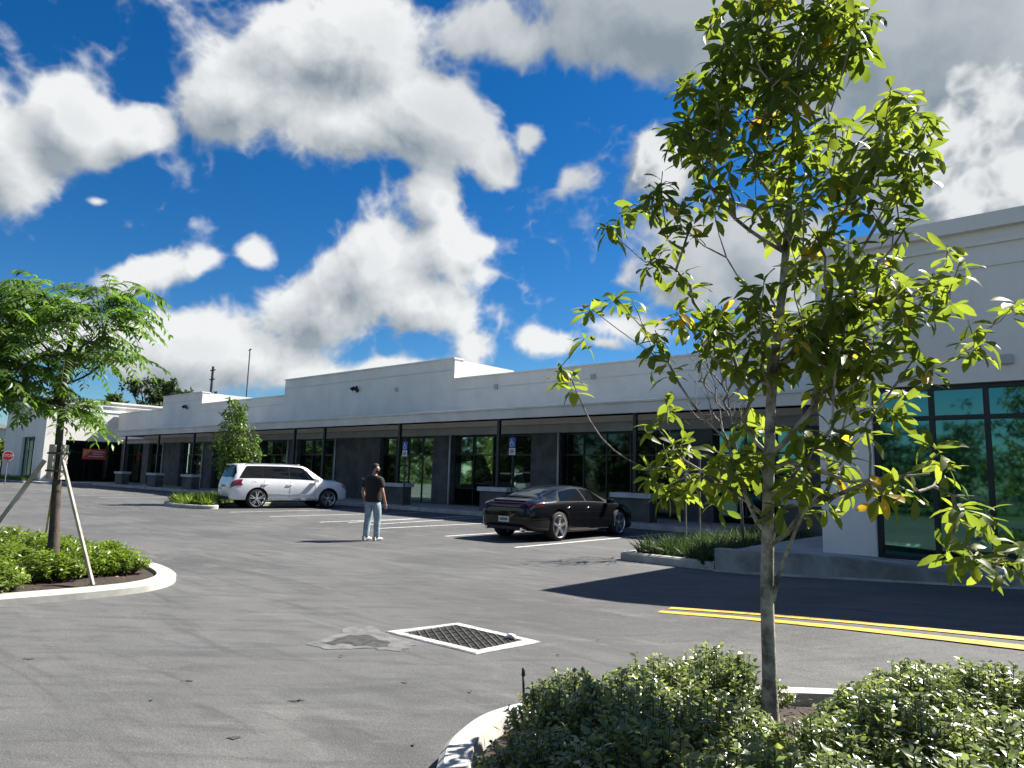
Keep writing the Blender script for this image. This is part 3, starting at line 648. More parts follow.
ROWS = [(0, .09), (.25, .52), (.58, 1.0), (.83, .82), (1, .10)]
ROWS2 = [(0, .12), (.5, 1.0), (1, .05)]
def leaves_mesh(name, P, D, NR, LEN, WID, DROOP, FOLD, val, m, rows=ROWS):
    """many leaf blades in one mesh. P base points, D directions, NR up-normals (n,3); LEN, WID, DROOP, val (n,)"""
    n = len(P); D = D/np.linalg.norm(D, axis=1, keepdims=True)
    S = np.cross(D, NR); S /= np.maximum(1e-6, np.linalg.norm(S, axis=1, keepdims=True)); U = np.cross(S, D)
    k = len(rows); V = np.zeros((n, k, 3, 3))
    for i, (t, w) in enumerate(rows):
        c = P+D*(LEN*t)[:, None]-U*(DROOP*LEN*t*t)[:, None]
        for j, s in enumerate((-1, 0, 1)):
            V[:, i, j] = c+S*(s*w*WID*.5)[:, None]+U*(abs(s)*w*WID*.5*FOLD)[:, None]
    V = V.reshape(-1, 3); nv = k*3
    q = np.array([[i*3+j, i*3+j+1, (i+1)*3+j+1, (i+1)*3+j] for i in range(k-1) for j in range(2)])
    Fq = (q[None]+(np.arange(n)*nv)[:, None, None]).reshape(-1, 4)
    me = bpy.data.meshes.new(name); me.vertices.add(len(V)); me.vertices.foreach_set('co', V.ravel())
    me.loops.add(Fq.size); me.loops.foreach_set('vertex_index', Fq.ravel().astype(np.int32))
    me.polygons.add(len(Fq)); me.polygons.foreach_set('loop_start', np.arange(0, Fq.size, 4, dtype=np.int32)); me.polygons.foreach_set('loop_total', np.full(len(Fq), 4, dtype=np.int32))
    me.polygons.foreach_set('use_smooth', np.ones(len(Fq), dtype=bool))
    me.update(calc_edges=True); at = me.attributes.new('leaf', 'FLOAT', 'POINT'); at.data.foreach_set('value', np.repeat(val, nv).astype(np.float32))
    me.materials.append(m); return me
def link(name, me, parent=None, loc=None):
    o = bpy.data.objects.new(name, me); COL.objects.link(o)
    if parent is not None: o.parent = parent
    if loc is not None: o.location = loc
    return o
def unit(n): v = nrg.normal(size=(n, 3)); return v/np.linalg.norm(v, axis=1, keepdims=True)

def grow(trunk, trad, tips, steep=.55, wob=.06, zmin=None, twig=.0042, power=.5):
    """connect every tip to the nearest suitable wood, shortest first; returns (branch polylines with radii, tip directions)"""
    nodes = [Vector(p) for p in trunk]; parent = list(range(-1, len(trunk)-1)); istrunk = [True]*len(nodes)
    tips = [Vector(t) for t in tips]
    def dist_trunk(t): return min((t-n).length for n in nodes[:len(trunk)])
    order = sorted(range(len(tips)), key=lambda i: dist_trunk(tips[i])+rng.uniform(0, .25)); chains = []; tipdir = {}; cnt = {}
    for i in order:
        t = tips[i]; best = None
        for k, nd in enumerate(nodes):
            if zmin and nd.z < zmin and istrunk[k]: continue
            v = t-nd; h = math.hypot(v.x, v.y); c = v.length
            short = steep*h-v.z
            c += max(0, short)*1.6
            if istrunk[k] is False: c += .02
            if best is None or c < best[0]: best = (c, k)
        k = best[1]; a = nodes[k]; v = t-a; ns = max(2, int(v.length/.13)); pk = k; pts = [a]
        sag = Vector((0, 0, -.10*math.hypot(v.x, v.y)))
        w = Vector((rng.uniform(-1, 1), rng.uniform(-1, 1), rng.uniform(-1, 1)))*wob*v.length
        for s in range(1, ns+1):
            u = s/ns; p = a+v*u+w*math.sin(math.pi*u)+sag*math.sin(math.pi*u)
            nodes.append(p); parent.append(pk); istrunk.append(False); pk = len(nodes)-1; pts.append(p)
        chains.append((k, list(range(len(nodes)-ns, len(nodes))))); tipdir[i] = (nodes[-1]-nodes[-2]).normalized()
        q = pk
        while q != -1: cnt[q] = cnt.get(q, 0)+1; q = parent[q]
    out = []
    for k, idx in chains:
        rr = [twig*cnt[j]**power for j in idx]; out.append(([nodes[k]]+[nodes[j] for j in idx], [min(rr[0]*1.1, twig*cnt.get(k, 1)**power)]+rr))
    return out, [tipdir[i] for i in range(len(tips))]

# ---- the young broad-leaved tree in the near bed
def rosettes(tips, dirs, nl, ln_, wd, drop):
    P = []; D = []; NRM = []; LN = []; WD = []; DR = []; V = []
    for t, d in zip(tips, dirs):
        t = np.array(t); ax = np.array(d)*.6+np.array((0, 0, .75)); ax /= np.linalg.norm(ax); a = np.cross(ax, (1, .2, .1)); a /= np.linalg.norm(a); b = np.cross(ax, a)
        tv = rng.random(); ph = rng.uniform(0, 6.28); k = rng.randint(*nl)
        for i in range(k):
            q = ph+i*2.4; el = R(rng.uniform(-38, 34)) if i > 1 else R(rng.uniform(30, 65))
            dr = (a*math.cos(q)+b*math.sin(q))*math.cos(el)+ax*math.sin(el)+np.array((0, 0, -.16)); dr /= np.linalg.norm(dr)
            up = ax+.35*nrg.normal(size=3)
            P.append(t-ax*rng.uniform(0, .10)+dr*.012); D.append(dr); NRM.append(up); l = ln_*rng.uniform(.62, 1.12); LN.append(l); WD.append(l*wd*rng.uniform(.82, 1.15)); DR.append(rng.uniform(.05, drop))
            V.append(.96+.04*rng.random() if rng.random() < .006 or (tv > .985 and rng.random() < .6) else min(.94, max(0, .5*tv+.5*rng.random())))
    return [np.array(x) for x in (P, D, NRM, LN, WD, DR)]+[np.array(V)]
TB = (-1.61, 4.22)
tr_px = [(771, 737, 0), (769, 660, 0), (767, 600, .0), (768, 520, 0), (769, 455, .01), (771, 400, .02), (776, 345, .03), (783, 290, .05), (787, 235, .06), (791, 180, .05), (795, 120, .04), (799, 60, .05), (803, 0, .06), (806, -60, .06)]
trunk = [at_depth(x, y, TB, o) for x, y, o in tr_px]; trunk[0].z = .06
def resample(pts, d):
    out = [pts[0]]
    for a, b in zip(pts, pts[1:]):
        n = max(1, int((b-a).length/d)); out += [a.lerp(b, i/n) for i in range(1, n+1)]
    return out
trunk = resample(trunk, .12)
ell = [(780,18,80,32,30,.45),(770,75,95,42,34,.5),(722,78,30,36,9,.4),(852,28,24,30,9,.4),(782,138,105,42,34,.55),(692,128,26,24,8,.4),(905,118,34,36,11,.35),(775,200,95,34,10,.5),(683,195,36,34,9,.4),(905,165,30,22,7,.3),(862,190,46,24,10,.4),
       (790,255,70,28,6,.5),(760,305,55,25,11,.45),(860,275,45,28,10,.4),(860,325,65,32,24,.5),(735,345,40,25,9,.4),(800,345,40,28,10,.4),(700,315,28,18,6,.4),(845,375,40,22,8,.4),(912,285,32,28,8,.35),(775,-30,70,25,14,.4),(815,450,34,34,9,.35),(735,470,25,32,8,.35),(672,465,24,24,6,.35)]
tips_px = []
for cx_, cy_, rx, ry, n, dp in ell:
    for _ in range(int(n*1.36)):
        q = rng.uniform(0, 6.283); r_ = math.sqrt(rng.random()); tips_px.append((cx_+rx*r_*math.cos(q), cy_+ry*r_*math.sin(q), rng.uniform(-dp, dp)))
tips_px += [(x, y, rng.uniform(-.3, .3)) for x, y in [(606,222),(634,204),(618,214),(588,306),(612,292),(632,300),(640,318),(560,368),(572,380),(585,338),(655,330),(650,352),(668,362),(690,285),(655,258),(668,240),(645,262),(676,270),
   (905,228),(898,222),(948,245),(960,262),(935,275),(950,300),(938,312),(968,320),(985,330),(975,345),(1016,302),(920,350),(932,368),(905,390),(880,402),(652,420),(668,402),(645,468),(660,485),(700,470),(712,500),(742,420),(752,395),(690,440),
   (870,482),(884,490),(902,476),(918,492),(930,440),(940,452),(946,462),(958,506),(974,496),(985,508),(946,548),(962,542),(978,552),(1004,548),(1014,560),(996,562),(1022,545),(850,400),(836,470),(850,484),(828,500),(790,480),(806,508),(866,425),(892,412),(765,425),(756,448),(780,500)]]
tips = [at_depth(x, y, TB, o) for x, y, o in tips_px]
br, dirs = grow(trunk, None, tips, steep=.95, wob=.07, zmin=1.2, twig=.0031, power=.45)
FT = thing('young_tree', 'young broad leaved tree with slim grey trunk in the nearest shrub bed', 'tree', (trunk[0].x, trunk[0].y, .06))
def trunk_radii(n, r0, r1, flare=.3):
    return [(r0+(r1-r0)*(i/(n-1))**.9)*(1+flare*max(0, 1-i/3)) for i in range(n)]
MB().tube(trunk, trunk_radii(len(trunk), .046, .008), 12).build('trunk', M_BARK, FT, smooth=True)
m = MB()
for pts, rr in br: m.tube(pts, rr, 6, cap=False)
for px in ([(773, 600), (778, 578), (787, 552), (797, 527), (808, 505), (822, 490)], [(766, 532), (757, 522), (749, 504), (742, 482)], [(770, 470), (788, 462), (815, 468), (850, 482), (885, 478), (930, 474)]):
    m.tube([at_depth(x, y, TB, -.03*i) for i, (x, y) in enumerate(px)], [.016, .014, .012, .010, .008, .006][:len(px)], 7, cap=False)
m.build('branches', M_BARK, FT, smooth=True)
a_ = rosettes(tips, dirs, (7, 12), .132, .42, .8)
fo = link('crown', leaves_mesh('crown', a_[0]-np.array(FT['_b']), *a_[1:4], a_[4], a_[5], .28, a_[6], M_LEAF), FT)

# ---- staked feathery tree on the left bed
LB = (-11.1, 3.2); lb3 = Vector((*LB, .08))
tr_px = [(53, 565, 0), (56, 500, 0), (59, 440, 0), (62, 405, 0), (63, 385, 0), (70, 345, .05), (76, 315, .1)]
trunk2 = [at_depth(x, y, LB, o) for x, y, o in tr_px]; trunk2[0].z = .08; trunk2 = resample(trunk2, .2)
t2 = []
for cx_, cy_, rx, ry, n, dp in [(55,325,62,42,24,1.1),(18,330,42,50,20,1.0),(105,310,34,28,13,.8),(30,375,45,22,12,.9),(90,345,36,25,9,.8),(-25,335,30,55,12,.8),(130,302,20,16,5,.5),(5,385,25,15,5,.5),(70,395,22,12,4,.3),(85,410,10,10,2,.2),(40,295,35,15,6,.8)]:
    for _ in range(n):
        q = rng.uniform(0, 6.283); r_ = math.sqrt(rng.random()); t2.append(at_depth(cx_+rx*r_*math.cos(q), cy_+ry*r_*math.sin(q), LB, rng.uniform(-dp, dp)))
br2, dirs2 = grow(trunk2, None, t2, steep=.75, wob=.08, zmin=2.3, twig=.006, power=.5)
LT = thing('feathery_tree', 'feathery leaved young tree held by wooden stakes in the left bed', 'tree', (trunk2[0].x, trunk2[0].y, .08))
MB().tube(trunk2, trunk_radii(len(trunk2), .075, .03), 10).build('trunk', M_BARK_D, LT, smooth=True)
m = MB()
for pts, rr in br2: m.tube(pts, rr, 5, cap=False)
m.build('branches', M_BARK_D, LT, smooth=True)
P = []; D = []; U_ = []; LN = []; WD = []; DR = []; V = []; rach = MB()
for t, d in zip(t2, dirs2):
    for _ in range(rng.randint(3, 4)):
        az = math.atan2(d.y, d.x)+rng.uniform(-1.5, 1.5); el = R(rng.uniform(-15, 50)); dv = np.array((math.cos(az)*math.cos(el), math.sin(az)*math.cos(el), math.sin(el)))
        l = rng.uniform(.45, .75); p0 = np.array(t)-np.array(d)*rng.uniform(0, .3); side = np.cross(dv, (0, 0, 1)); side /= np.linalg.norm(side); tv = rng.random(); k = 11
        rp = []
        for i in range(k):
            u = (i+1)/k; c = p0+dv*l*u-np.array((0, 0, .5))*l*u*u; tg = dv-np.array((0, 0, 1.0))*u; tg /= np.linalg.norm(tg); rp.append(c)
            for s in (-1, 1):
                dr = side*s*.9+tg*.55+np.array((0, 0, rng.uniform(-.35, .1))); P.append(c); D.append(dr); U_.append(np.array((0, 0, 1.))+.3*nrg.normal(size=3)); LN.append(.17*(1-.55*abs(u-.45))*rng.uniform(.8, 1.1)); WD.append(.042*rng.uniform(.8, 1.2)); DR.append(rng.uniform(.1, .5)); V.append(min(1, .55*tv+.45*rng.random()))
        rach.tube([p0]+rp[::3], .004, 3, cap=False)
rach.build('leaf_stalks', M_TWIG, LT)
link('crown', leaves_mesh('crown', np.array(P)-np.array(LT['_b']), np.array(D), np.array(U_), np.array(LN), np.array(WD), np.array(DR), .15, np.array(V), M_LEAF_FERN, ROWS2), LT)
# stakes: three timber props with blocks strapped round the trunk
M_TIMB = mat('weathered_timber', (.46, .43, .37), .9, .25, 4, .3, 40, col2=(.30, .27, .22)); M_STRAP = mat('strap', (.03, .03, .03), .6)
tc_ = at_depth(57.5, 462, LB, 0)
ST = thing('tree_stakes', 'three leaning timber stakes strapped with blocks around the feathery tree', 'tree support', (tc_.x, tc_.y, .08))
feet = [gnd(93, 586, .1), gnd(-40, 575, .1), gnd(43, 552, .1)]
for i, ft in enumerate(feet):
    dv = Vector((ft.x-tc_.x, ft.y-tc_.y, 0)).normalized(); top = Vector((tc_.x, tc_.y, tc_.z+.02))+dv*.16; ax = (top-ft); ln2 = ax.length; ax.normalize(); sx_ = ax.cross(Vector((0, 0, 1))).normalized(); sy_ = sx_.cross(ax)
    MB().obox((top+ft)/2, sx_, sy_, ax, .014, .029, ln2/2).build('stake', M_TIMB, ST, bevel=.004)
for k in range(4):
    q = k*math.pi/2+.5; c = tc_+Vector((math.cos(q), math.sin(q), 0))*.10; MB().obox(c, Vector((-math.sin(q), math.cos(q), 0)), Vector((math.cos(q), math.sin(q), 0)), Vector((0, 0, 1)), .045, .02, .24).build('block', M_TIMB, ST, bevel=.004)
for z in (-.12, .12): MB().disc_ring(tc_+Vector((0, 0, z)), (0, 0, 1), [(-.012, .131), (-.012, .135), (.012, .135), (.012, .131)], 16).build('strap', M_STRAP, ST)

# ---- shrubs
def shrub_mesh(seed, h, w, shoots, per, ll, lw, m, up=.55):
    r_ = np.random.default_rng(seed); P = []; D = []; U_ = []; LN = []; V = []; stems = MB()
    for i in range(shoots):
        az = r_.uniform(0, 6.283); rad = math.sqrt(r_.random()); lump = .82+.18*math.sin(3*az+seed)
        hh = h*(1-.55*rad**2.0)*r_.uniform(.84, 1.04); p0 = np.array((math.cos(az)*rad*w*.22, math.sin(az)*rad*w*.22, 0)); p1 = np.array((math.cos(az)*rad*w*.5*lump, math.sin(az)*rad*w*.5*lump, hh)); tv = r_.random()
        mid = (p0+p1)/2+np.array((math.cos(az), math.sin(az), 0))*.05*w; q = lambda u: (1-u)**2*p0+2*u*(1-u)*mid+u*u*p1
        stems.tube([q(0), q(.5), q(1)], [.006, .004, .0025], 3, cap=False)
        for k in range(per):
            u = .34+.68*(k+r_.random())/per; c = q(min(u, 1)); t = q(min(1, u))-q(min(1, u)-.1); t = t/np.linalg.norm(t); a = k*2.4+r_.uniform(-.4, .4); e1 = np.cross(t, (1, .3, .2)); e1 /= np.linalg.norm(e1); e2 = np.cross(t, e1)
            d = (e1*math.cos(a)+e2*math.sin(a))*r_.uniform(.6, 1.)+t*up*r_.uniform(.3, 1.2)+r_.normal(size=3)*.12
            P.append(c); D.append(d); U_.append(t+.4*r_.normal(size=3)); LN.append(ll*r_.uniform(.65, 1.15)); V.append(min(1, max(0, .4*tv+.45*r_.random()+.22*(u-.5))))
    n = len(P); LN = np.array(LN)
    return leaves_mesh('foliage', np.array(P), np.array(D), np.array(U_), LN, LN*lw, r_.uniform(.0, .35, n), .25, np.array(V), m, ROWS2), stems
def shrub_proto(seed, h, w, shoots, per, ll, lw, m):
    me, st = shrub_mesh(seed, h, w, shoots, per, ll, lw, m); sm = bpy.data.meshes.new('stems'); sm.from_pydata(st.v, [], st.f); sm.materials.append(M_TWIG); return me, sm
def in_poly(p, poly):
    c = False; n = len(poly)
    for i in range(n):
        (x1, y1), (x2, y2) = poly[i], poly[i-1]
        if (y1 > p[1]) != (y2 > p[1]) and p[0] < (x2-x1)*(p[1]-y1)/(y2-y1)+x1: c = not c
    return c
def place_shrub(name, proto, x, y, z, s, rz, label, group):
    r_ = bpy.data.objects.new(name, None); COL.objects.link(r_); r_.location = (x, y, z); r_.rotation_euler = (0, 0, rz); r_.scale = (s, s, s*rng.uniform(.9, 1.1)); r_.empty_display_size = .2
    tag(r_, label, 'shrub', group); link('foliage', proto[0], r_); link('stems', proto[1], r_); return r_
FGP = [shrub_proto(20+i, .47, .95, 150, 24, .046, .60, M_LEAF_SHRUB) for i in range(4)]
spots_fg = []
bed_in = inset(FG, .45)
for i in range(16):
    for j in range(11):
        x = -2.75+.47*i+(.23 if j % 2 else 0)+rng.uniform(-.08, .08); y = 2.3+.43*j+rng.uniform(-.07, .07)
        if not in_poly((x, y), bed_in) or x > 2.2: continue
        if math.hypot(x+1.63, y-4.12) < .42 or math.hypot(x+1.38, y-4.62) < .30: continue
        spots_fg.append((x, y))
SHRUB_L = 'glossy green leaved shrub in the near kerbed bed around the slim tree'
for i, (x, y) in enumerate(spots_fg):
    place_shrub('shrub', FGP[i % 4], x, y, .08, rng.uniform(.72, 1.12), rng.uniform(0, 6.28), SHRUB_L, 'glossy shrubs in the near bed')
LIP = [shrub_proto(40+i, .42, 1.05, 150, 15, .075, .42, M_LEAF_HEDGE) for i in range(3)]
k = 0
for x in (-10.1, -10.7, -11.3, -11.95, -12.6, -13.4, -14.1):
    for y in (4.0, 3.5, 2.95, 2.35, 1.7, 1.0, .2, -.6):
        if not in_poly((x, y), inset(LI, .60)) or math.hypot(x-feet[0].x, y-feet[0].y) < .62: continue
        place_shrub('hedge_shrub', LIP[k % 3], x+rng.uniform(-.1, .1), y+rng.uniform(-.1, .1), .08, rng.uniform(.85, 1.08), rng.uniform(0, 6.28), 'bright green leafy shrub in the kerbed bed under the staked tree', 'bright shrubs in the left bed'); k += 1
# ---- small round-crowned tree behind the white car
def blob_tree(name, label, base, lobes, n, ll, m, trunk_pts, tr, bark, group=None, rows=ROWS2, lw=.45):
    t = thing(name, label, 'tree', base, group); MB().tube(trunk_pts, tr, 7).build('trunk', bark, t, smooth=True)
    P = []; tot = sum(r[3]*r[4]*r[5] for r in lobes); mm = MB()
    for (x, y, z, rx, ry, rz_) in lobes:
        k = max(20, int(n*(rx*ry*rz_)**.75/sum((r[3]*r[4]*r[5])**.75 for r in lobes))); nc = max(6, k//16); c = unit(nc)*(nrg.random((nc, 1))**.33)*.95
        q = np.repeat(c, 16, axis=0)[:k]; q = q+nrg.normal(size=q.shape)*.13; P.append(q*np.array((rx, ry, rz_))+np.array((x, y, z)))
        mm.tube([trunk_pts[-1], (Vector(trunk_pts[-1])+Vector((x, y, z)))/2+Vector((0, 0, .1*rz_)), (x, y, z)], [tr[-1]*.7, tr[-1]*.5, tr[-1]*.2], 5, cap=False)
    mm.build('branches', bark, t)
    P = np.concatenate(P); k = len(P); LN = ll*nrg.uniform(.6, 1.25, k)
    link('crown', leaves_mesh('crown', P-np.array(base), unit(k)+np.array((0, 0, -.15)), unit(k)*.8+np.array((0, 0, .8)), LN, LN*lw, nrg.uniform(0, .5, k), .2, nrg.random(k), m, rows), t); return t
b = (-29.35, 15.2, .1)
lo = []
for px, py, rpx in ((234, 403, 6), (237, 410, 10), (232, 420, 13), (241, 428, 14), (228, 442, 16), (246, 445, 15), (234, 456, 19), (250, 458, 12), (224, 460, 11), (238, 470, 18)):
    p = at_depth(px, py, b[:2], rng.uniform(-.5, .5)); r_ = rpx*.0478*.95; lo.append((p.x, p.y, p.z, r_, r_, r_*1.05))
blob_tree('small_tree', 'small bushy green tree with tapering crown behind the white car', b, lo, 5200, .17, M_LEAF_SMALL, [b, (b[0], b[1], 1.2), (b[0], b[1], 3.4)], [.09, .07, .04], M_BARK)
# ---- leafless sapling in the hedge strip by the ramp
bt = (-6.35, 14.9)
sp = [at_depth(x, y, bt, 0) for x, y in ((744, 556), (741, 500), (737, 455), (731, 420), (727, 390), (725, 352))]; sp[0].z = .1
tp = [at_depth(720+rng.gauss(0, 17), rng.uniform(318, 425), bt, rng.uniform(-.5, .5)) for _ in range(170)]
br3, _ = grow(resample(sp, .18), None, tp, steep=1.4, wob=.09, zmin=2.0, twig=.0062, power=.4)
DT = thing('bare_sapling', 'thin leafless grey sapling with twiggy top in the hedge strip behind the slim tree', 'tree', tuple(sp[0]))
MB().tube(sp, [.035, .032, .03, .025, .02, .012], 7).build('trunk', M_DRYTWIG, DT, smooth=True)
m = MB()
for pts, rr in br3: m.tube(pts, rr, 4, cap=False)
m.build('branches', M_DRYTWIG, DT, smooth=True)
for px, py0, py1 in ((700, 452, 527), (686, 470, 525)):
    b0 = gnd(px, py1+18 if px == 700 else py1+20, .1); p1 = at_depth(px-.5, py0, (b0.x, b0.y), 0)
    tag(MB().tube([(b0.x, b0.y, .08), p1], .022, 6).build('stake_pole', M_DRYTWIG, base=(b0.x, b0.y, .08)), 'taller pale upright stake in the hedge strip' if px == 700 else 'shorter pale upright stake in the hedge strip', 'stake')
# ---- grassy ground cover strips
def tufts(name, poly, n, ll, m, label, z):
    xs_ = [p[0] for p in poly]; ys_ = [p[1] for p in poly]; P = []
    while len(P) < n:
        q = (rng.uniform(min(xs_), max(xs_)), rng.uniform(min(ys_), max(ys_)))
        if in_poly(q, poly): P.append((*q, z))
    P = np.repeat(np.array(P), 14, axis=0); k = len(P); P[:, :2] += nrg.normal(size=(k, 2))*.03
    D = unit(k)*.62; D[:, 2] = np.abs(D[:, 2])+.55; LN = ll*nrg.uniform(.6, 1.25, k)
    return tag(link(name, leaves_mesh(name, P, D, unit(k)+np.array((0, 0, .5)), LN, LN*0+.022, nrg.uniform(.2, .9, k), .2, nrg.random(k), m, [(0, .7), (.5, 1), (1, .1)])), label, 'ground cover', None, 'stuff')
tufts('ground_cover', inset(HI, .25), 560, .34, M_LEAF_FAR, 'dark grassy ground cover filling the kerbed strip beside the ramp', .1)
tufts('ground_cover', inset(SI, .25), 420, .42, M_LEAF_HEDGE, 'low green ground cover in the kerbed strip behind the white car', .1)
tufts('ground_cover', [(-76, 16.7), (-66.9, 16.7), (-66.9, 17.6), (-76, 17.6)], 160, .4, M_LEAF_FERN, 'low planting at the foot of the far corner shop', .12)
# mulch chips
def chips(poly, n, label, z):
    xs_ = [p[0] for p in poly]; ys_ = [p[1] for p in poly]; P = []
    while len(P) < n:
        q = (rng.uniform(min(xs_), max(xs_)), rng.uniform(min(ys_), max(ys_)))
        if in_poly(q, poly): P.append((*q, z+rng.uniform(.02, .07)))
    P = np.array(P); D = unit(n); D[:, 2] *= .35; LN = nrg.uniform(.02, .065, n)
    return tag(link('mulch', leaves_mesh('mulch', P, D, unit(n)*.5+np.array((0, 0, 1)), LN, LN*nrg.uniform(.2, .5, n), LN*0+.1, .1, nrg.random(n), M_CHIP, ROWS2)), label, 'mulch', None, 'stuff')
M_CHIP = leaf_mat('bark_chips', [(0, (.035, .02, .014)), (.6, (.10, .06, .042)), (1, (.26, .19, .15))], (1, 1, 1), .05, .8, .2)
chips(inset(FG, .2), 7000, 'brown bark mulch covering the near kerbed bed', .09); chips(inset(LI, .23), 2500, 'brown bark mulch at the edge of the left bed', .08)
# ---- trees beyond the shops and across the road (the latter only seen in the glass)
def lobes_for(cx_, cy_, base_z, w, h, n):
    out = []
    for i in range(n):
        a = rng.uniform(0, 6.28); r_ = rng.uniform(.15, 1)*w*.36; z = base_z+h*rng.uniform(.3, .95); s = w*rng.uniform(.16, .27)*(1.15-.5*(z-base_z)/h); out.append((cx_+r_*math.cos(a), cy_+r_*math.sin(a), z, s, s, s*.8))
    return out
def far_tree(px, py_top, wpx, base, label, m, n=3000, ll=.5, nl=14, group='trees beyond the shops'):
    d = math.hypot(*base[:2]); p = at_depth(px, py_top, base[:2], 0); h = p.z; w = wpx*d/690
    lo = lobes_for(base[0], base[1], h*.35, w, h*.62, nl)
    return blob_tree('tree', label, (base[0], base[1], 0), lo, n, ll, m, [(base[0], base[1], 0), (base[0]+.3, base[1], h*.3), (base[0], base[1], h*.55)], [.35, .28, .18], M_BARK_D, group)
def onray(px, dist):
    d = ray(px, 455); q = dist/math.hypot(d.x, d.y); return (d.x*q, d.y*q)
for px, pt, w, dist, lab, m in ((142, 374, 62, 92, 'broad dark green tree rising behind the far corner shop', M_LEAF_FAR), (172, 381, 50, 96, 'rounder dark tree just right of the broadest one behind the shops', M_LEAF_FAR), (213, 386, 26, 100, 'small dark tree by the utility pole behind the shops', M_LEAF_FAR),
                             (110, 391, 18, 84, 'yellow green treetop peeking over the far corner shop', M_LEAF_FAR2)):
    far_tree(px, pt, w, onray(px, dist), lab, m, 4200 if w > 40 else 1800, .55)
far_tree(4, 440, 30, onray(4, 86), 'green tree beside the far house at the left edge', M_LEAF_FAR2, 1200, .5)
k = 0
for i in range(46):
    x = 20-4.6*i+rng.uniform(-1, 1); y = -23-3.5*(i % 2)+rng.uniform(-1, 1); w = rng.uniform(8, 10.5)
    if i >= 40: x, y = -150+rng.uniform(-3, 3), -20+7*(i-40)
    if i % 2 and x < -45: y -= 6; h = rng.uniform(5.4, 7.0) if x > -14 else rng.uniform(8.5, 11.5)
    lo = lobes_for(x, y, h*.02, w, h*.95, 13)+[(x, y, 1.3, w*.42, w*.3, 1.5)]
    blob_tree('tree', 'leafy tree across the road, mirrored in the shop glass', (x, y, 0), lo, 3400 if x > -14 else 2000, .42 if x > -14 else .8, M_LEAF_FAR, [(x, y, 0), (x+.2, y, h*.3), (x, y, h*.5)], [.3, .24, .15], M_BARK_D, 'trees across the road'); k += 1
struct(MB().box(-120, 60, -60, -20, -.1, .06), 'grass_verge', M_GRASSB)
# ---- irrigation riser at the bed's edge, a few dropped leaves
b0 = gnd(524, 694, .1); p1 = at_depth(523.5, 668, (b0.x, b0.y), 0)
rs = thing('irrigation_riser', 'thin black irrigation riser standing at the left edge of the near bed', 'pipe', (b0.x, b0.y, .05))
MB().tube([(b0.x, b0.y, .05), (p1.x, p1.y, p1.z-.05)], .009, 8).build('pipe', M_FIX, rs, smooth=True); MB().tube([(p1.x, p1.y, p1.z-.05), (p1.x, p1.y, p1.z)], [.014, .011], 8).build('nozzle', M_FIX, rs, smooth=True)
dl = [gnd(x, y, .012) for x, y in ((28, 659), (190, 681), (235, 740), (52, 668), (105, 603), (470, 690), (300, 700), (345, 655), (402, 680), (560, 655), (600, 640), (415, 745), (150, 700))]
dl = dl[5:]
for p in dl:
    me = leaves_mesh('fallen_leaf', np.zeros((1, 3)), unit(1)*np.array((1, 1, .06)), np.array([[.1, .1, 1.]]), np.array([rng.uniform(.03, .07)]), np.array([.02]), np.array([.15]), .4, np.array([rng.random()*.6]), M_CHIP)
    tag(link('fallen_leaf', me, None, p), 'small dry brown leaf lying on the open asphalt', 'leaf', 'dry leaves on the asphalt')
# ------------------------------------------------------------------ cars
def paint(name, col, metal, rough, coat=1., spec=.5, dmax=.10):
    m, nt = new_mat(name); p = N(nt, 'ShaderNodeBsdfPrincipled'); p.inputs['Specular IOR Level'].default_value = spec; o = N(nt, 'ShaderNodeOutputMaterial'); L(nt, p.outputs[0], o.inputs[0])
    tc = N(nt, 'ShaderNodeTexCoord').outputs['Object']
    dirt = mrange(nt, noise(nt, tc, 2.2, 5, .6), .45, .75, 0, dmax)
    sep = N(nt, 'ShaderNodeSeparateXYZ'); L(nt, tc, sep.inputs[0])
    L(nt, mixc(nt, dirt, col, (.16, .15, .13)), p.inputs['Base Color']); p.inputs['Metallic'].default_value = metal; p.inputs['Roughness'].default_value = rough
    p.inputs['Coat Weight'].default_value = coat; p.inputs['Coat Roughness'].default_value = .02; return m
M_PW = paint('white_car_paint', (.72, .73, .73), 0, .35); M_PB = paint('black_car_paint', (.0035, .004, .005), 0, .35, .8, .05, .0)
M_CGL = glass('car_glass', (.8, .85, .85), .0, (.003, .004, .004), .001)
M_TRIM = mat('black_trim', (.012, .012, .012), .5, .2, 8); M_SURR = mat('window_surround', (.004, .004, .004), .8, .1, spec=.2); M_RUB = mat('tyre_rubber', (.018, .018, .018), .85, .2, 12, .3, 60)
M_ALLOY = mat('silver_alloy', (.8, .8, .81), .25, .08, 6, metal=.9); M_CHR = mat('chrome', (.7, .7, .7), .12, .05, 3, metal=1.)
M_DISC = mat('brake_steel', (.12, .12, .12), .5, .2, 8, metal=.7); M_TAIL = mat('tail_lamp_red', (.15, .004, .010), .12, .1, 4, coat=1); M_TAILD = mat('dark_tail_lamp', (.05, .004, .005), .15, .1, 4, coat=1)
M_HEAD = mat('headlamp_glass', (.35, .37, .39), .08, .1, 8, coat=1, metal=.3); M_PLATE = mat('number_plate', (.62, .62, .60), .5, .15, 20); M_AMB = mat('amber_lens', (.5, .15, .02), .2, .1)
M_PLM = mat('plate_marks', (.10, .16, .13), .6, .2, 9)
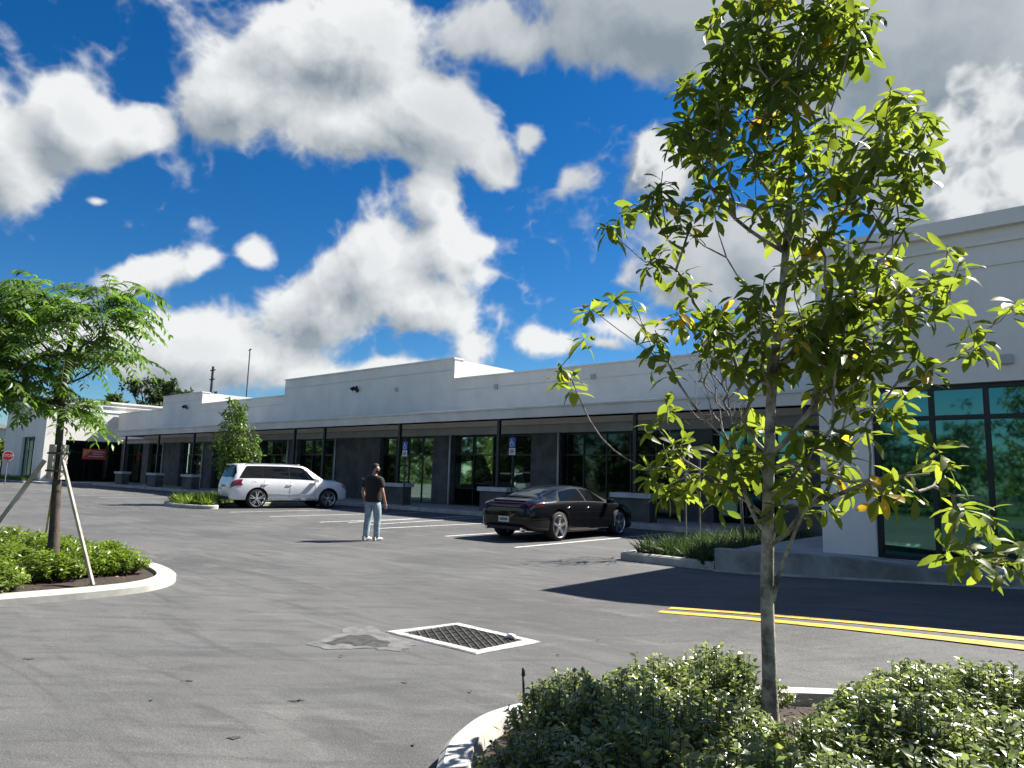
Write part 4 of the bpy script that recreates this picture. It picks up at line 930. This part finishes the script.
def pchip(xs, ys):
    n = len(xs); h = [xs[i+1]-xs[i] for i in range(n-1)]; d = [(ys[i+1]-ys[i])/h[i] for i in range(n-1)]; m = [0]*n; m[0] = d[0]; m[-1] = d[-1]
    for i in range(1, n-1):
        if d[i-1]*d[i] > 0: w1 = 2*h[i]+h[i-1]; w2 = h[i]+2*h[i-1]; m[i] = (w1+w2)/(w1/d[i-1]+w2/d[i])
    def f(x):
        x = min(max(x, xs[0]), xs[-1]); i = max(0, min(n-2, next((k for k in range(n-1) if x <= xs[k+1]), n-2))); t = (x-xs[i])/h[i]
        return (2*t**3-3*t*t+1)*ys[i]+(t**3-2*t*t+t)*h[i]*m[i]+(-2*t**3+3*t*t)*ys[i+1]+(t**3-t*t)*h[i]*m[i+1]
    return f
class Shell:
    """car body surface S(x, v): x along the car (nose +), v from 0 under the sill over the flank, belt (5) and roof edge (7) to the centre line (9)"""
    def __init__(s, st, belt_in=.955):
        xs_ = [r[0] for r in st]; s.x0, s.x1 = xs_[0], xs_[-1]; s.f = [pchip(xs_, [r[k] for r in st]) for k in range(1, 6)]; s.bi = belt_in; s.xs = xs_
    def ring(s, x):
        zb, zl, zt, w, wr = (f(x) for f in s.f); h = zl-zb; zt = max(zt, zl+.012); c = zt-zl
        return [(0, zb), (.78*w, zb), (.955*w, zb+.045), (w*.995, zb+.30*h), (w, zb+.68*h), (w*s.bi, zl), (w*s.bi+(wr-w*s.bi)*.52, zl+c*.50), (wr, zt-min(.075, c*.22)), (wr*.74, zt-min(.016, c*.05)), (0, zt)]
    def S(s, x, v, side=-1):
        r = s.ring(x); i = min(8, int(v)); t = v-i; P = [Vector((*r[max(0, min(9, k))], 0)) for k in (i-1, i, i+1, i+2)]
        if i == 0: P[0] = 2*P[1]-P[2]
        if i == 8: P[3] = Vector((-P[1].x, P[1].y, 0))
        q = .5*((2*P[1])+(P[2]-P[0])*t+(2*P[0]-5*P[1]+4*P[2]-P[3])*t*t+(3*P[1]-P[0]-3*P[2]+P[3])*t**3)
        if v >= 9: q = Vector((0, r[9][1], 0))
        return Vector((x, side*max(0, q.x), q.y))
    def nrm(s, x, v, side):
        a = s.S(min(x+.01, s.x1), v, side)-s.S(max(x-.01, s.x0), v, side); b = s.S(x, min(9, v+.04), side)-s.S(x, max(0, v-.04), side); n = a.cross(b)
        if n.length < 1e-9: return Vector((0, 0, 1))
        n.normalize(); c = Vector((0, 0, .7)); return n if n.dot(s.S(x, v, side)-Vector((x, 0, .7))) > 0 else -n
    def patch(s, xa, xb, v0, v1, off, nx=14, nv=6, sides=(-1, 1), centre=False, th=None):
        """sheet lifted off the surface: xa, xb give the ends as functions (or numbers) of v; centre=True runs across the car"""
        m = MB(); fa = xa if callable(xa) else (lambda v: xa); fb = xb if callable(xb) else (lambda v: xb)
        if centre:
            vv = [v0+(v1-v0)*j/nv for j in range(nv+1)]; cols = [(-1, v) for v in vv]+[(1, v) for v in reversed(vv[:-1] if v1 >= 9 else vv)]
            vs = []
            for sd, v in cols:
                for i in range(nx+1): x = fa(v)+(fb(v)-fa(v))*i/nx; vs.append(s.S(x, v, sd)+s.nrm(x, v, sd)*off)
            k = nx+1; m.add(vs, [(j*k+i, j*k+i+1, (j+1)*k+i+1, (j+1)*k+i) for j in range(len(cols)-1) for i in range(nx)]); return m
        for sd in sides:
            vs = []
            for j in range(nv+1):
                v = v0+(v1-v0)*j/nv
                for i in range(nx+1): x = fa(v)+(fb(v)-fa(v))*i/nx; vs.append(s.S(x, v, sd)+s.nrm(x, v, sd)*off)
            k = nx+1; m.add(vs, [(j*k+i, j*k+i+1, (j+1)*k+i+1, (j+1)*k+i) for j in range(nv) for i in range(nx)])
        return m
    def line(s, pts, off, r, sides=(-1, 1), n=5, dens=10):
        """thin bead along (x, v) points"""
        out = []
        for sd in sides:
            q = []
            for (x0, v0), (x1, v1) in zip(pts, pts[1:]):
                for i in range(dens): t = i/dens; x, v = x0+(x1-x0)*t, v0+(v1-v0)*t; q.append(s.S(x, v, sd)+s.nrm(x, v, sd)*off)
            x, v = pts[-1]; q.append(s.S(x, v, sd)+s.nrm(x, v, sd)*off); out.append(MB().tube(q, r, n))
        return out
    def body(s, root, m, wheels, R_, name='body'):
        xs_ = set()
        for a, b in zip(s.xs, s.xs[1:]):
            n = max(2, int((b-a)/.06)); xs_ |= {round(a+(b-a)*i/n, 4) for i in range(n+1)}
        xs_ = sorted(xs_); vv = [i*9/45 for i in range(46)]; mb = MB(); vs = []
        for x in xs_:
            vs += [s.S(x, v, -1) for v in vv]+[s.S(x, v, 1) for v in reversed(vv[1:-1])]
        k = 2*46-2; nx = len(xs_)
        mb.add(vs, [(i*k+j, i*k+(j+1) % k, (i+1)*k+(j+1) % k, (i+1)*k+j) for i in range(nx-1) for j in range(k)]); mb.f += [tuple(range(k)), tuple(range((nx-1)*k, nx*k))]; mb.m += [0, 0]
        o = mb.build(name, m, root, smooth=True)
        cut = MB()
        for wx_ in wheels:
            for sd in (-1, 1):
                n = 40; c0 = sd*.62; c1 = sd*1.3; v = [(wx_+R_*1.14*math.cos(2*math.pi*i/n), y, R_+.02+R_*1.14*math.sin(2*math.pi*i/n)) for y in (c0, c1) for i in range(n)]
                cut.add(v, [tuple(range(n)), tuple(range(n, 2*n))]+[(i, (i+1) % n, n+(i+1) % n, n+i) for i in range(n)])
        co_ = cut.build('cutter', M_TRIM); co_.parent = root; bo = o.modifiers.new('b', 'BOOLEAN'); bo.object = co_; bo.operation = 'DIFFERENCE'; bo.solver = 'EXACT'; bo.material_mode = 'TRANSFER'
        bpy.context.view_layer.update(); dg = bpy.context.evaluated_depsgraph_get(); me = bpy.data.meshes.new_from_object(o.evaluated_get(dg)); o.modifiers.clear(); o.data = me; bpy.data.objects.remove(co_)
        me.set_sharp_from_angle(angle=R(38)) if hasattr(me, 'set_sharp_from_angle') else None
        return o
def wheel(root, x, y, R_, w, sd, spokes=5, twin=True, rim=.78):
    t = MB(); pr = [(-w/2, R_*rim), (-w/2, R_*.9), (-w/2+.02, R_*.975), (-w/2+.06, R_), (w/2-.06, R_), (w/2-.02, R_*.975), (w/2, R_*.9), (w/2, R_*rim)]
    c = Vector((x, y, R_)); tyre = t.disc_ring(c, (0, sd, 0), pr, 40).build('wheel', M_RUB, root, smooth=True)
    m = MB(); ro = R_*rim; m.disc_ring(c, (0, sd, 0), [(w/2-.004, ro*1.005), (w/2+.004, ro*.985), (w/2-.02, ro*.93), (-.02, ro*.90), (-.05, ro*.90)], 40)
    e1 = Vector((1, 0, 0)); e2 = Vector((0, 0, 1)); ax = Vector((0, sd, 0))
    for k in range(spokes):
        for dv in ((-.13, .13) if twin else (0,)):
            q = 2*math.pi*k/spokes+.3; u0 = e1*math.cos(q+dv*.6)+e2*math.sin(q+dv*.6); u1 = e1*math.cos(q+dv*1.5)+e2*math.sin(q+dv*1.5)
            a = c+u0*ro*.16+ax*(w/2-.035); b = c+u1*ro*.95+ax*(w/2-.012); d = (b-a).normalized(); s_ = d.cross(ax).normalized(); wd = .018 if twin else .030
            vv = [a+s_*wd*1.25+ax*.0, a-s_*wd*1.25, b-s_*wd, b+s_*wd]; m.add([p+ax*.012 for p in vv]+[p-ax*.03 for p in vv], [(0, 1, 2, 3), (7, 6, 5, 4), (0, 4, 5, 1), (1, 5, 6, 2), (2, 6, 7, 3), (3, 7, 4, 0)])
    m.disc_ring(c, ax, [(w/2-.06, ro*.22), (w/2-.015, ro*.2), (w/2-.005, ro*.12), (w/2-.005, .001)], 20)
    m.build('rim', M_ALLOY, tyre)
    MB().disc_ring(c, ax, [(-.01, ro*.78), (.0, ro*.78), (.0, .001)], 28).build('brake_disc', M_DISC, tyre)
    MB().disc_ring(c, ax, [(-.03, ro*.9), (-.03, .001)], 24).build('wheel_back', M_BLACK, tyre)

def car(kind):
    if kind == 'suv':
        st = [(-2.56,.56,.80,.92,.72,.60),(-2.54,.44,.90,1.02,.84,.68),(-2.50,.38,1.0,1.14,.90,.74),(-2.44,.36,1.06,1.32,.925,.745),(-2.36,.35,1.10,1.60,.94,.72),(-2.28,.34,1.12,1.755,.95,.70),(-2.15,.34,1.13,1.815,.96,.69),(-1.5,.33,1.135,1.85,.975,.69),(-.5,.32,1.125,1.86,.978,.70),(.25,.32,1.11,1.84,.978,.70),
              (.62,.32,1.10,1.755,.978,.69),(.9,.32,1.095,1.60,.978,.70),(1.2,.32,1.09,1.40,.978,.74),(1.40,.32,1.085,1.255,.978,.80),(1.55,.32,1.08,1.205,.975,.83),(1.9,.31,1.06,1.175,.965,.83),(2.2,.30,1.02,1.12,.945,.80),(2.38,.30,.96,1.04,.90,.74),(2.48,.32,.84,.90,.83,.66),(2.54,.40,.70,.76,.70,.5)]
        wh, RR, ww, yw = (-1.47, 1.61), .395, .29, .83
        root = local_thing('white_suv', 'large white sport utility vehicle with silver wheels parked nose towards the shops', 'car', (-27.32, 16.45, 0), R(79))
        P_ = M_PW
    else:
        st = [(-2.50,.46,.66,.72,.58,.42),(-2.47,.36,.76,.83,.70,.52),(-2.40,.30,.86,.93,.80,.59),(-2.25,.26,.92,1.0,.875,.63),(-2.05,.24,.945,1.05,.925,.65),(-1.8,.22,.95,1.09,.958,.64),(-1.45,.2,.955,1.195,.968,.60),(-.9,.18,.95,1.325,.962,.57),(-.3,.17,.945,1.395,.952,.575),
              (.2,.17,.935,1.375,.952,.58),(.6,.17,.92,1.285,.955,.60),(1.0,.17,.905,1.13,.96,.66),(1.25,.17,.89,1.03,.963,.74),(1.45,.17,.875,.965,.965,.78),(1.8,.17,.835,.905,.962,.76),(2.15,.17,.76,.82,.935,.7),(2.38,.18,.66,.71,.86,.6),(2.48,.22,.56,.61,.76,.5),(2.53,.3,.47,.52,.62,.4)]
        wh, RR, ww, yw = (-1.44, 1.49), .365, .30, .835
        root = local_thing('black_car', 'glossy black low four door coupe with silver five spoke wheels parked facing the shops', 'car', (-11.76, 15.72, 0), R(91.5))
        P_ = M_PB
    s = Shell(st, .955 if kind == 'suv' else .94)
    s.body(root, P_, wh, RR)
    for x in wh:
        for sd in (-1, 1): wheel(root, x, sd*yw, RR, ww, sd, 5, kind == 'suv')
    lerp = lambda a, b: (lambda v: a+(b-a)*(v-5)/2)
    if kind == 'suv':
        s.patch(lerp(-2.28, -1.86), lerp(1.20, .40), 5.28, 6.80, .004, 30, 8, sides=(-1,)).build('window_surround', M_SURR, root, smooth=True)
        s.patch(lerp(-2.28, -1.86), lerp(1.20, .40), 5.28, 6.80, .004, 30, 8, sides=(1,)).build('window_surround', M_SURR, root, smooth=True)
        for a0, a1, b0, b1 in ((-2.22, -1.88, -1.30, -1.24), (-1.25, -1.19, -.16, -.20), (-.09, -.13, .82, .38)):
            for sd in (-1, 1): s.patch(lerp(a0, a1), lerp(b0, b1), 5.36, 6.70, .009, 14, 8, sides=(sd,)).build('side_window', M_CGL, root, smooth=True)
        for sd in (-1, 1): s.patch(lerp(.86, .44), lerp(1.08, .48), 5.36, 6.5, .009, 6, 6, sides=(sd,)).build('quarter_window', M_CGL, root, smooth=True)
        s.patch(lambda v: -2.445-.02*(v-7)/2, lambda v: -2.30, 6.0, 9, .006, 12, 8, centre=True).build('rear_window', M_CGL, root, smooth=True)
        s.patch(.66, 1.36, 7.15, 9, .006, 14, 8, centre=True).build('windscreen', M_CGL, root, smooth=True)
        for sd in (-1, 1):
            s.patch(lambda v: -2.525+.0*(v), lambda v: -2.13+.14*abs(v-4.7), 4.2, 5.15, .012, 10, 6, sides=(sd,)).build('tail_lamp', M_TAIL, root, smooth=True)
            s.patch(lambda v: 2.20+.05*(5-v), 2.47, 4.35, 5.2, .012, 8, 5, sides=(sd,)).build('headlamp', M_HEAD, root, smooth=True)
            m = MB(); q = [s.S(x, 7.0, sd)+Vector((0, -sd*.02, .055 if -1.9 < x < .35 else .0)) for x in (-2.0, -1.88, -1.2, -.4, .3, .45)]; m.tube(q, .017, 6); m.build('roof_rail', M_CHR, root, smooth=True)
            c = s.S(1.02, 5.15, sd); m = MB(); m.obox(c+Vector((-.02, sd*.13, .05)), Vector((1, 0, 0)), Vector((0, 1, 0)), Vector((0, 0, 1)), .085, .085, .075); m.tube([c, c+Vector((0, sd*.09, .02))], .03, 6); m.build('door_mirror', P_, root, bevel=.03, segs=3)
            for x in (-.02, -1.05):
                c = s.S(x-.12, 4.55, sd)+s.nrm(x, 4.55, sd)*.028; MB().tube([c+Vector((-.12, -sd*.022, 0)), c+Vector((-.10, 0, 0)), c+Vector((.10, 0, 0)), c+Vector((.12, -sd*.022, 0))], .013, 6).build('door_handle', P_, root, smooth=True)
            MB().box(-1.02, 1.15, min(sd*.99, sd*.80), max(sd*.99, sd*.80), .335, .37).build('running_board', M_ALLOY, root, bevel=.01)
            s.patch(-.98, 1.12, 1.1, 2.25, .005, 30, 3, sides=(sd,)).build('lower_cladding', M_TRIM, root, smooth=True)
            for bead in s.line([(-1.22, 2.6), (-1.22, 4.9), (-1.2, 5.05)], -.001, .006, (sd,))+s.line([(-.12, 2.4), (-.12, 5.0)], -.001, .006, (sd,))+s.line([(.98, 2.4), (.98, 4.9)], -.001, .006, (sd,)): bead.build('door_gap', M_TRIM, root)
            for bead in s.line([(-1.0, 3.15), (.95, 3.05)], .002, .010, (sd,)): bead.build('side_moulding', M_CHR, root)
        m = MB()
        o = s.S(-1.62, 4.75, -1); m.disc_ring(o+Vector((0, .0, 0)), (0, -1, .08), [(-.0, .075), (.006, .075), (.006, .068), (.003, .066)], 20); m.build('fuel_flap', P_, root)
        MB().box(-2.575, -2.5, -.70, .70, .34, .48).build('rear_valance', M_TRIM, root, bevel=.02)
        MB().box(-2.585, -2.53, -.28, .28, .84, .96).build('number_plate', M_PLATE, root)
        MB().box(-2.5875, -2.5855, -.2, .2, .875, .925).build('plate_marks', M_PLM, root)
        MB().box(-2.37, -2.16, -.55, .55, 1.755, 1.79).build('roof_spoiler', P_, root, bevel=.012)
    else:
        for sd in (-1, 1):
            s.patch(lambda v: -1.52+.44*(v-5.05)/1.9, lambda v: 1.12-.62*(v-5.05)/1.9, 5.05, 6.93, .003, 30, 8, sides=(sd,)).build('window_surround', M_SURR, root, smooth=True)
            for a0, a1, b0, b1 in ((-1.40, -1.0, -.16, -.20), (-.09, -.13, .86, .42)):
                s.patch(lerp(a0, a1), lerp(b0, b1), 5.2, 6.82, .008, 14, 8, sides=(sd,)).build('side_window', M_CGL, root, smooth=True)
            s.patch(-2.44, lambda v: -2.02, 4.55, 4.95, .008, 10, 3, sides=(sd,)).build('tail_lamp', M_TAILD, root, smooth=True)
            s.patch(2.15, 2.42, 4.3, 5.1, .01, 8, 5, sides=(sd,)).build('headlamp', M_HEAD, root, smooth=True)
            c = s.S(.92, 5.1, sd); m = MB(); m.obox(c+Vector((-.02, sd*.13, .05)), Vector((1, 0, 0)), Vector((0, 1, 0)), Vector((0, 0, 1)), .08, .085, .055); m.tube([c, c+Vector((0, sd*.09, .03))], .022, 6); m.build('door_mirror', P_, root, bevel=.025, segs=3)
            for x in (.02, -.92):
                c = s.S(x-.1, 4.45, sd)+s.nrm(x, 4.45, sd)*.010; MB().tube([c+Vector((-.11, 0, 0)), c+Vector((.11, 0, 0))], .012, 6).build('door_handle', M_CHR, root, smooth=True)
            for bead in s.line([(-.13, 2.6), (-.13, 5.0)], -.001, .005, (sd,))+s.line([(.98, 2.4), (.95, 4.9)], -.001, .005, (sd,))+s.line([(-1.05, 3.4), (-1.12, 5.0)], -.001, .005, (sd,)): bead.build('door_gap', M_BLACK, root)
            for bead in s.line([(-.95, 2.35), (.95, 2.2)], .003, .012, (sd,)): bead.build('sill_moulding', M_CHR, root)
            MB().tube([(-2.52, sd*.58, .30), (-2.40, sd*.58, .30)], .045, 12).build('exhaust_pipe', M_CHR, root)
        s.patch(lambda v: -2.02, lambda v: -1.02, 7.25, 9, .005, 16, 8, centre=True).build('rear_window', M_CGL, root, smooth=True)
        s.patch(.58, 1.26, 7.15, 9, .005, 12, 8, centre=True).build('windscreen', M_CGL, root, smooth=True)
        s.patch(-2.40, -2.36, 5.3, 9, .006, 2, 10, centre=True).build('light_strip', M_TAILD, root, smooth=True)
        MB().box(-2.515, -2.44, -.17, .17, .46, .60).build('number_plate', M_PLATE, root)
        MB().box(-2.5175, -2.5155, -.12, .12, .50, .56).build('plate_marks', M_PLM, root)
        MB().box(-2.49, -2.38, -.62, .62, .27, .36).build('rear_diffuser', M_TRIM, root, bevel=.02)
        MB().box(-2.33, -2.17, -.52, .52, .975, 1.005).build('tail_spoiler', P_, root, bevel=.01)
    return root
car('suv'); car('coupe')
# ------------------------------------------------------------------ person
M_SKIN = mat('skin', (.34, .19, .13), .55, .12, 12); M_SHIRT = mat('black_shirt', (.010, .010, .011), .9, .2, 8, .3, 60); M_JEANS = mat('light_denim', (.28, .37, .42), .9, .25, 6, .4, 80)
M_SHOE = mat('white_shoe', (.72, .72, .70), .6, .1, 12); M_HAIR = mat('dark_hair', (.012, .009, .008), .7, .2, 40, .5, 120); M_EYE = mat('eye_white', (.6, .6, .58), .3, .05); M_LIP = mat('lips', (.25, .11, .09), .5, .1)
def skin_mesh(name, joints, edges, rad, m, parent, root=0, sub=2):
    me = bpy.data.meshes.new(name); me.from_pydata(joints, edges, []); o = bpy.data.objects.new(name, me); COL.objects.link(o)
    sk = o.modifiers.new('skin', 'SKIN'); sk.use_smooth_shade = True; o.modifiers.new('sub', 'SUBSURF').levels = sub; o.modifiers['sub'].render_levels = sub
    for i, v in enumerate(me.skin_vertices[0].data):
        r = rad[i]; v.radius = r if isinstance(r, tuple) else (r, r); v.use_root = (i == root)
    bpy.context.view_layer.update(); dg = bpy.context.evaluated_depsgraph_get(); me2 = bpy.data.meshes.new_from_object(o.evaluated_get(dg)); o.modifiers.clear(); o.data = me2
    me2.materials.clear(); me2.materials.append(m); me2.polygons.foreach_set('use_smooth', [True]*len(me2.polygons)); o.parent = parent; return o
# local frame: faces +x, left is +y, feet at z = 0; standing with the weight on both legs, head turned right
fb_ = gnd(371, 540.5)
PR = local_thing('person', 'person in black t-shirt, light jeans and white shoes standing in the parking lot', 'person', (fb_.x, fb_.y, 0), R(98))
class Sk:
    def __init__(s): s.j = []; s.e = []; s.r = []
    def add(s, p, r, par=None): s.j.append(p); s.r.append(r); (s.e.append((par, len(s.j)-1)) if par is not None else None); return len(s.j)-1
    def chain(s, pts, par):
        for p, r in pts: par = s.add(p, r, par)
        return par
b = Sk(); pel = b.add((0, 0, .98), (.10, .085)); ch = b.chain([((0, 0, 1.14), (.10, .085)), ((.0, 0, 1.32), (.13, .10)), ((-.005, 0, 1.46), (.12, .085)), ((.005, 0, 1.535), .056), ((.015, 0, 1.575), .054)], pel)
hd = b.chain([((.025, 0, 1.625), (.072, .085)), ((.025, 0, 1.70), (.078, .098)), ((.02, 0, 1.765), (.062, .075))], ch)
hm = ch+2
def arm(sd, elbow, wrist):
    sh = b.chain([((-.01, sd*.165, 1.44), .05)], ch-2); el = b.chain([((-.012, sd*.215, 1.41), .056), (((elbow[0]-.012)/2, (elbow[1]+sd*.215)/2, (elbow[2]+1.41)/2), .050), (elbow, .042)], sh)
    wr = b.chain([(tuple((elbow[i]*.6+wrist[i]*.4) for i in range(3)), .041), (wrist, .028)], el)
    w = Vector(wrist); d = (w-Vector(elbow)).normalized(); pm = w+d*.07; p = b.chain([(tuple(pm), (.024, .034))], wr); f = Vector((1, 0, 0)); cv = Vector((0, -sd*1., 0))
    for k, (off, l) in enumerate(((.030, .070), (.011, .080), (-.010, .074), (-.029, .058))):
        a = pm+f*off+d*.025; b.chain([(tuple(a), .010), (tuple(a+d*l*.5+cv*.006), .009), (tuple(a+d*l*.85+cv*.022), .0085), (tuple(a+d*l+cv*.036), .007)], p)
    t0 = w+d*.03+f*.03; b.chain([(tuple(t0), .012), (tuple(t0+f*.022+d*.035+cv*.008), .011), (tuple(t0+f*.026+d*.065+cv*.014), .009)], wr)
arm(-1, (-.03, -.325, 1.14), (.045, -.345, .90)); arm(1, (-.03, .325, 1.14), (.06, .31, .90))
def leg(S_, sd, par, hipr, thr, knr, car, anr, foot=False, dx=0.):
    hp = S_.chain([((0, sd*.095, .93), hipr)], par); return S_.chain([((.01+dx*.3, sd*.115, .75), thr), ((.02+dx*.6, sd*.122, .52), knr), ((-.005+dx*.9, sd*.125, .34), car), ((-.01+dx, sd*.128, .10), anr)], hp)
for sd, dx in ((-1, .05), (1, -.04)): leg(b, sd, pel, .085, .078, .055, .05, .038, dx=dx)
# nose, brow and ears grow from the head of the same body
b.chain([((.115, 0, 1.685), .016), ((.130, 0, 1.668), .013)], hm)
for sd in (-1, 1): b.chain([((.02, sd*.082, 1.685), .016), ((.01, sd*.090, 1.69), .020)], hm)
body = skin_mesh('body', b.j, b.e, b.r, M_SKIN, PR, pel)
# turn the head a little to the right
for v in body.data.vertices:
    if v.co.z > 1.56:
        a = -.95*min(1, (v.co.z-1.56)/.06); c_, s_ = math.cos(a), math.sin(a); x, y = v.co.x-.01, v.co.y; v.co.x = .01+x*c_-y*s_; v.co.y = x*s_+y*c_
def turn(p): a = -.95; x, y = p[0]-.01, p[1]; return (.01+x*math.cos(a)-y*math.sin(a), x*math.sin(a)+y*math.cos(a), p[2])
t = Sk(); p0 = t.add((0, 0, .88), (.185, .225)); c1 = t.chain([((0, 0, .95), (.185, .23)), ((0, 0, 1.10), (.18, .23)), ((0, 0, 1.30), (.175, .235)), ((-.008, 0, 1.45), (.15, .20)), ((0, 0, 1.515), (.085, .10))], p0)
for sd in (-1, 1): t.chain([((-.01, sd*.17, 1.455), .095), ((-.012, sd*.235, 1.405), .092), ((-.018, sd*.285, 1.22), .085)], c1-1)
skin_mesh('shirt', t.j, t.e, t.r, M_SHIRT, PR, p0)
j = Sk(); p0 = j.add((0, 0, .94), (.155, .17)); j.chain([((0, 0, 1.02), (.15, .165))], p0)
for sd, dx in ((-1, .05), (1, -.04)): leg(j, sd, p0, .125, .115, .092, .082, .078, dx=dx); j.chain([((-.008+dx, sd*.128, .075), .072)], len(j.j)-1)
skin_mesh('jeans', j.j, j.e, j.r, M_JEANS, PR, p0)
for sd, dx in ((-1, .05), (1, -.04)):
    f = Sk(); h0 = f.add((-.04+dx, sd*.128, .055), (.045, .05)); f.chain([((.03+dx, sd*.130, .055), (.046, .05)), ((.12+dx, sd*.136, .040), (.048, .034)), ((.19+dx, sd*.143, .033), (.040, .026))], h0); f.chain([((-.075+dx, sd*.128, .05), .038)], h0)
    o = skin_mesh('shoe', f.j, f.e, f.r, M_SHOE, PR, h0)
    for v in o.data.vertices: v.co.z = max(v.co.z, .004)
def cap(name, zc, rx, ry, rz_, keep, cx_=.02, m=M_HAIR):
    bm = bmesh.new(); bmesh.ops.create_icosphere(bm, subdivisions=4, radius=1)
    for v in bm.verts: v.co = Vector((v.co.x*rx+cx_, v.co.y*ry, v.co.z*rz_+zc))*1
    bmesh.ops.delete(bm, geom=[v for v in bm.verts if not keep(v.co)], context='VERTS')
    for v in bm.verts: v.co = Vector(turn(v.co))+Vector((rng.uniform(-1, 1), rng.uniform(-1, 1), rng.uniform(-1, 1)))*.0025
    me = bpy.data.meshes.new(name); bm.to_mesh(me); bm.free(); me.materials.append(m); me.polygons.foreach_set('use_smooth', [True]*len(me.polygons)); o = bpy.data.objects.new(name, me); COL.objects.link(o); o.parent = PR
cap('hair', 1.705, .104, .086, .112, lambda c: c.z > 1.755 or (c.x < .06 and c.z > 1.67) or (c.x < .0 and c.z > 1.60))
cap('beard', 1.645, .100, .078, .070, lambda c: c.z < 1.66 and c.x > .03 and c.z > 1.575)
for sd in (-1, 1):
    q = Vector(turn((.098, sd*.032, 1.708))); bm = bmesh.new(); bmesh.ops.create_icosphere(bm, subdivisions=2, radius=.012, matrix=Matrix.Translation(q)); me = bpy.data.meshes.new('eye'); bm.to_mesh(me); bm.free(); me.materials.append(M_EYE); o = bpy.data.objects.new('eye', me); COL.objects.link(o); o.parent = PR
MB().tube([turn((.112, -.022, 1.640)), turn((.121, 0, 1.641)), turn((.112, .022, 1.640))], .006, 6).build('mouth', M_LIP, PR, smooth=True)
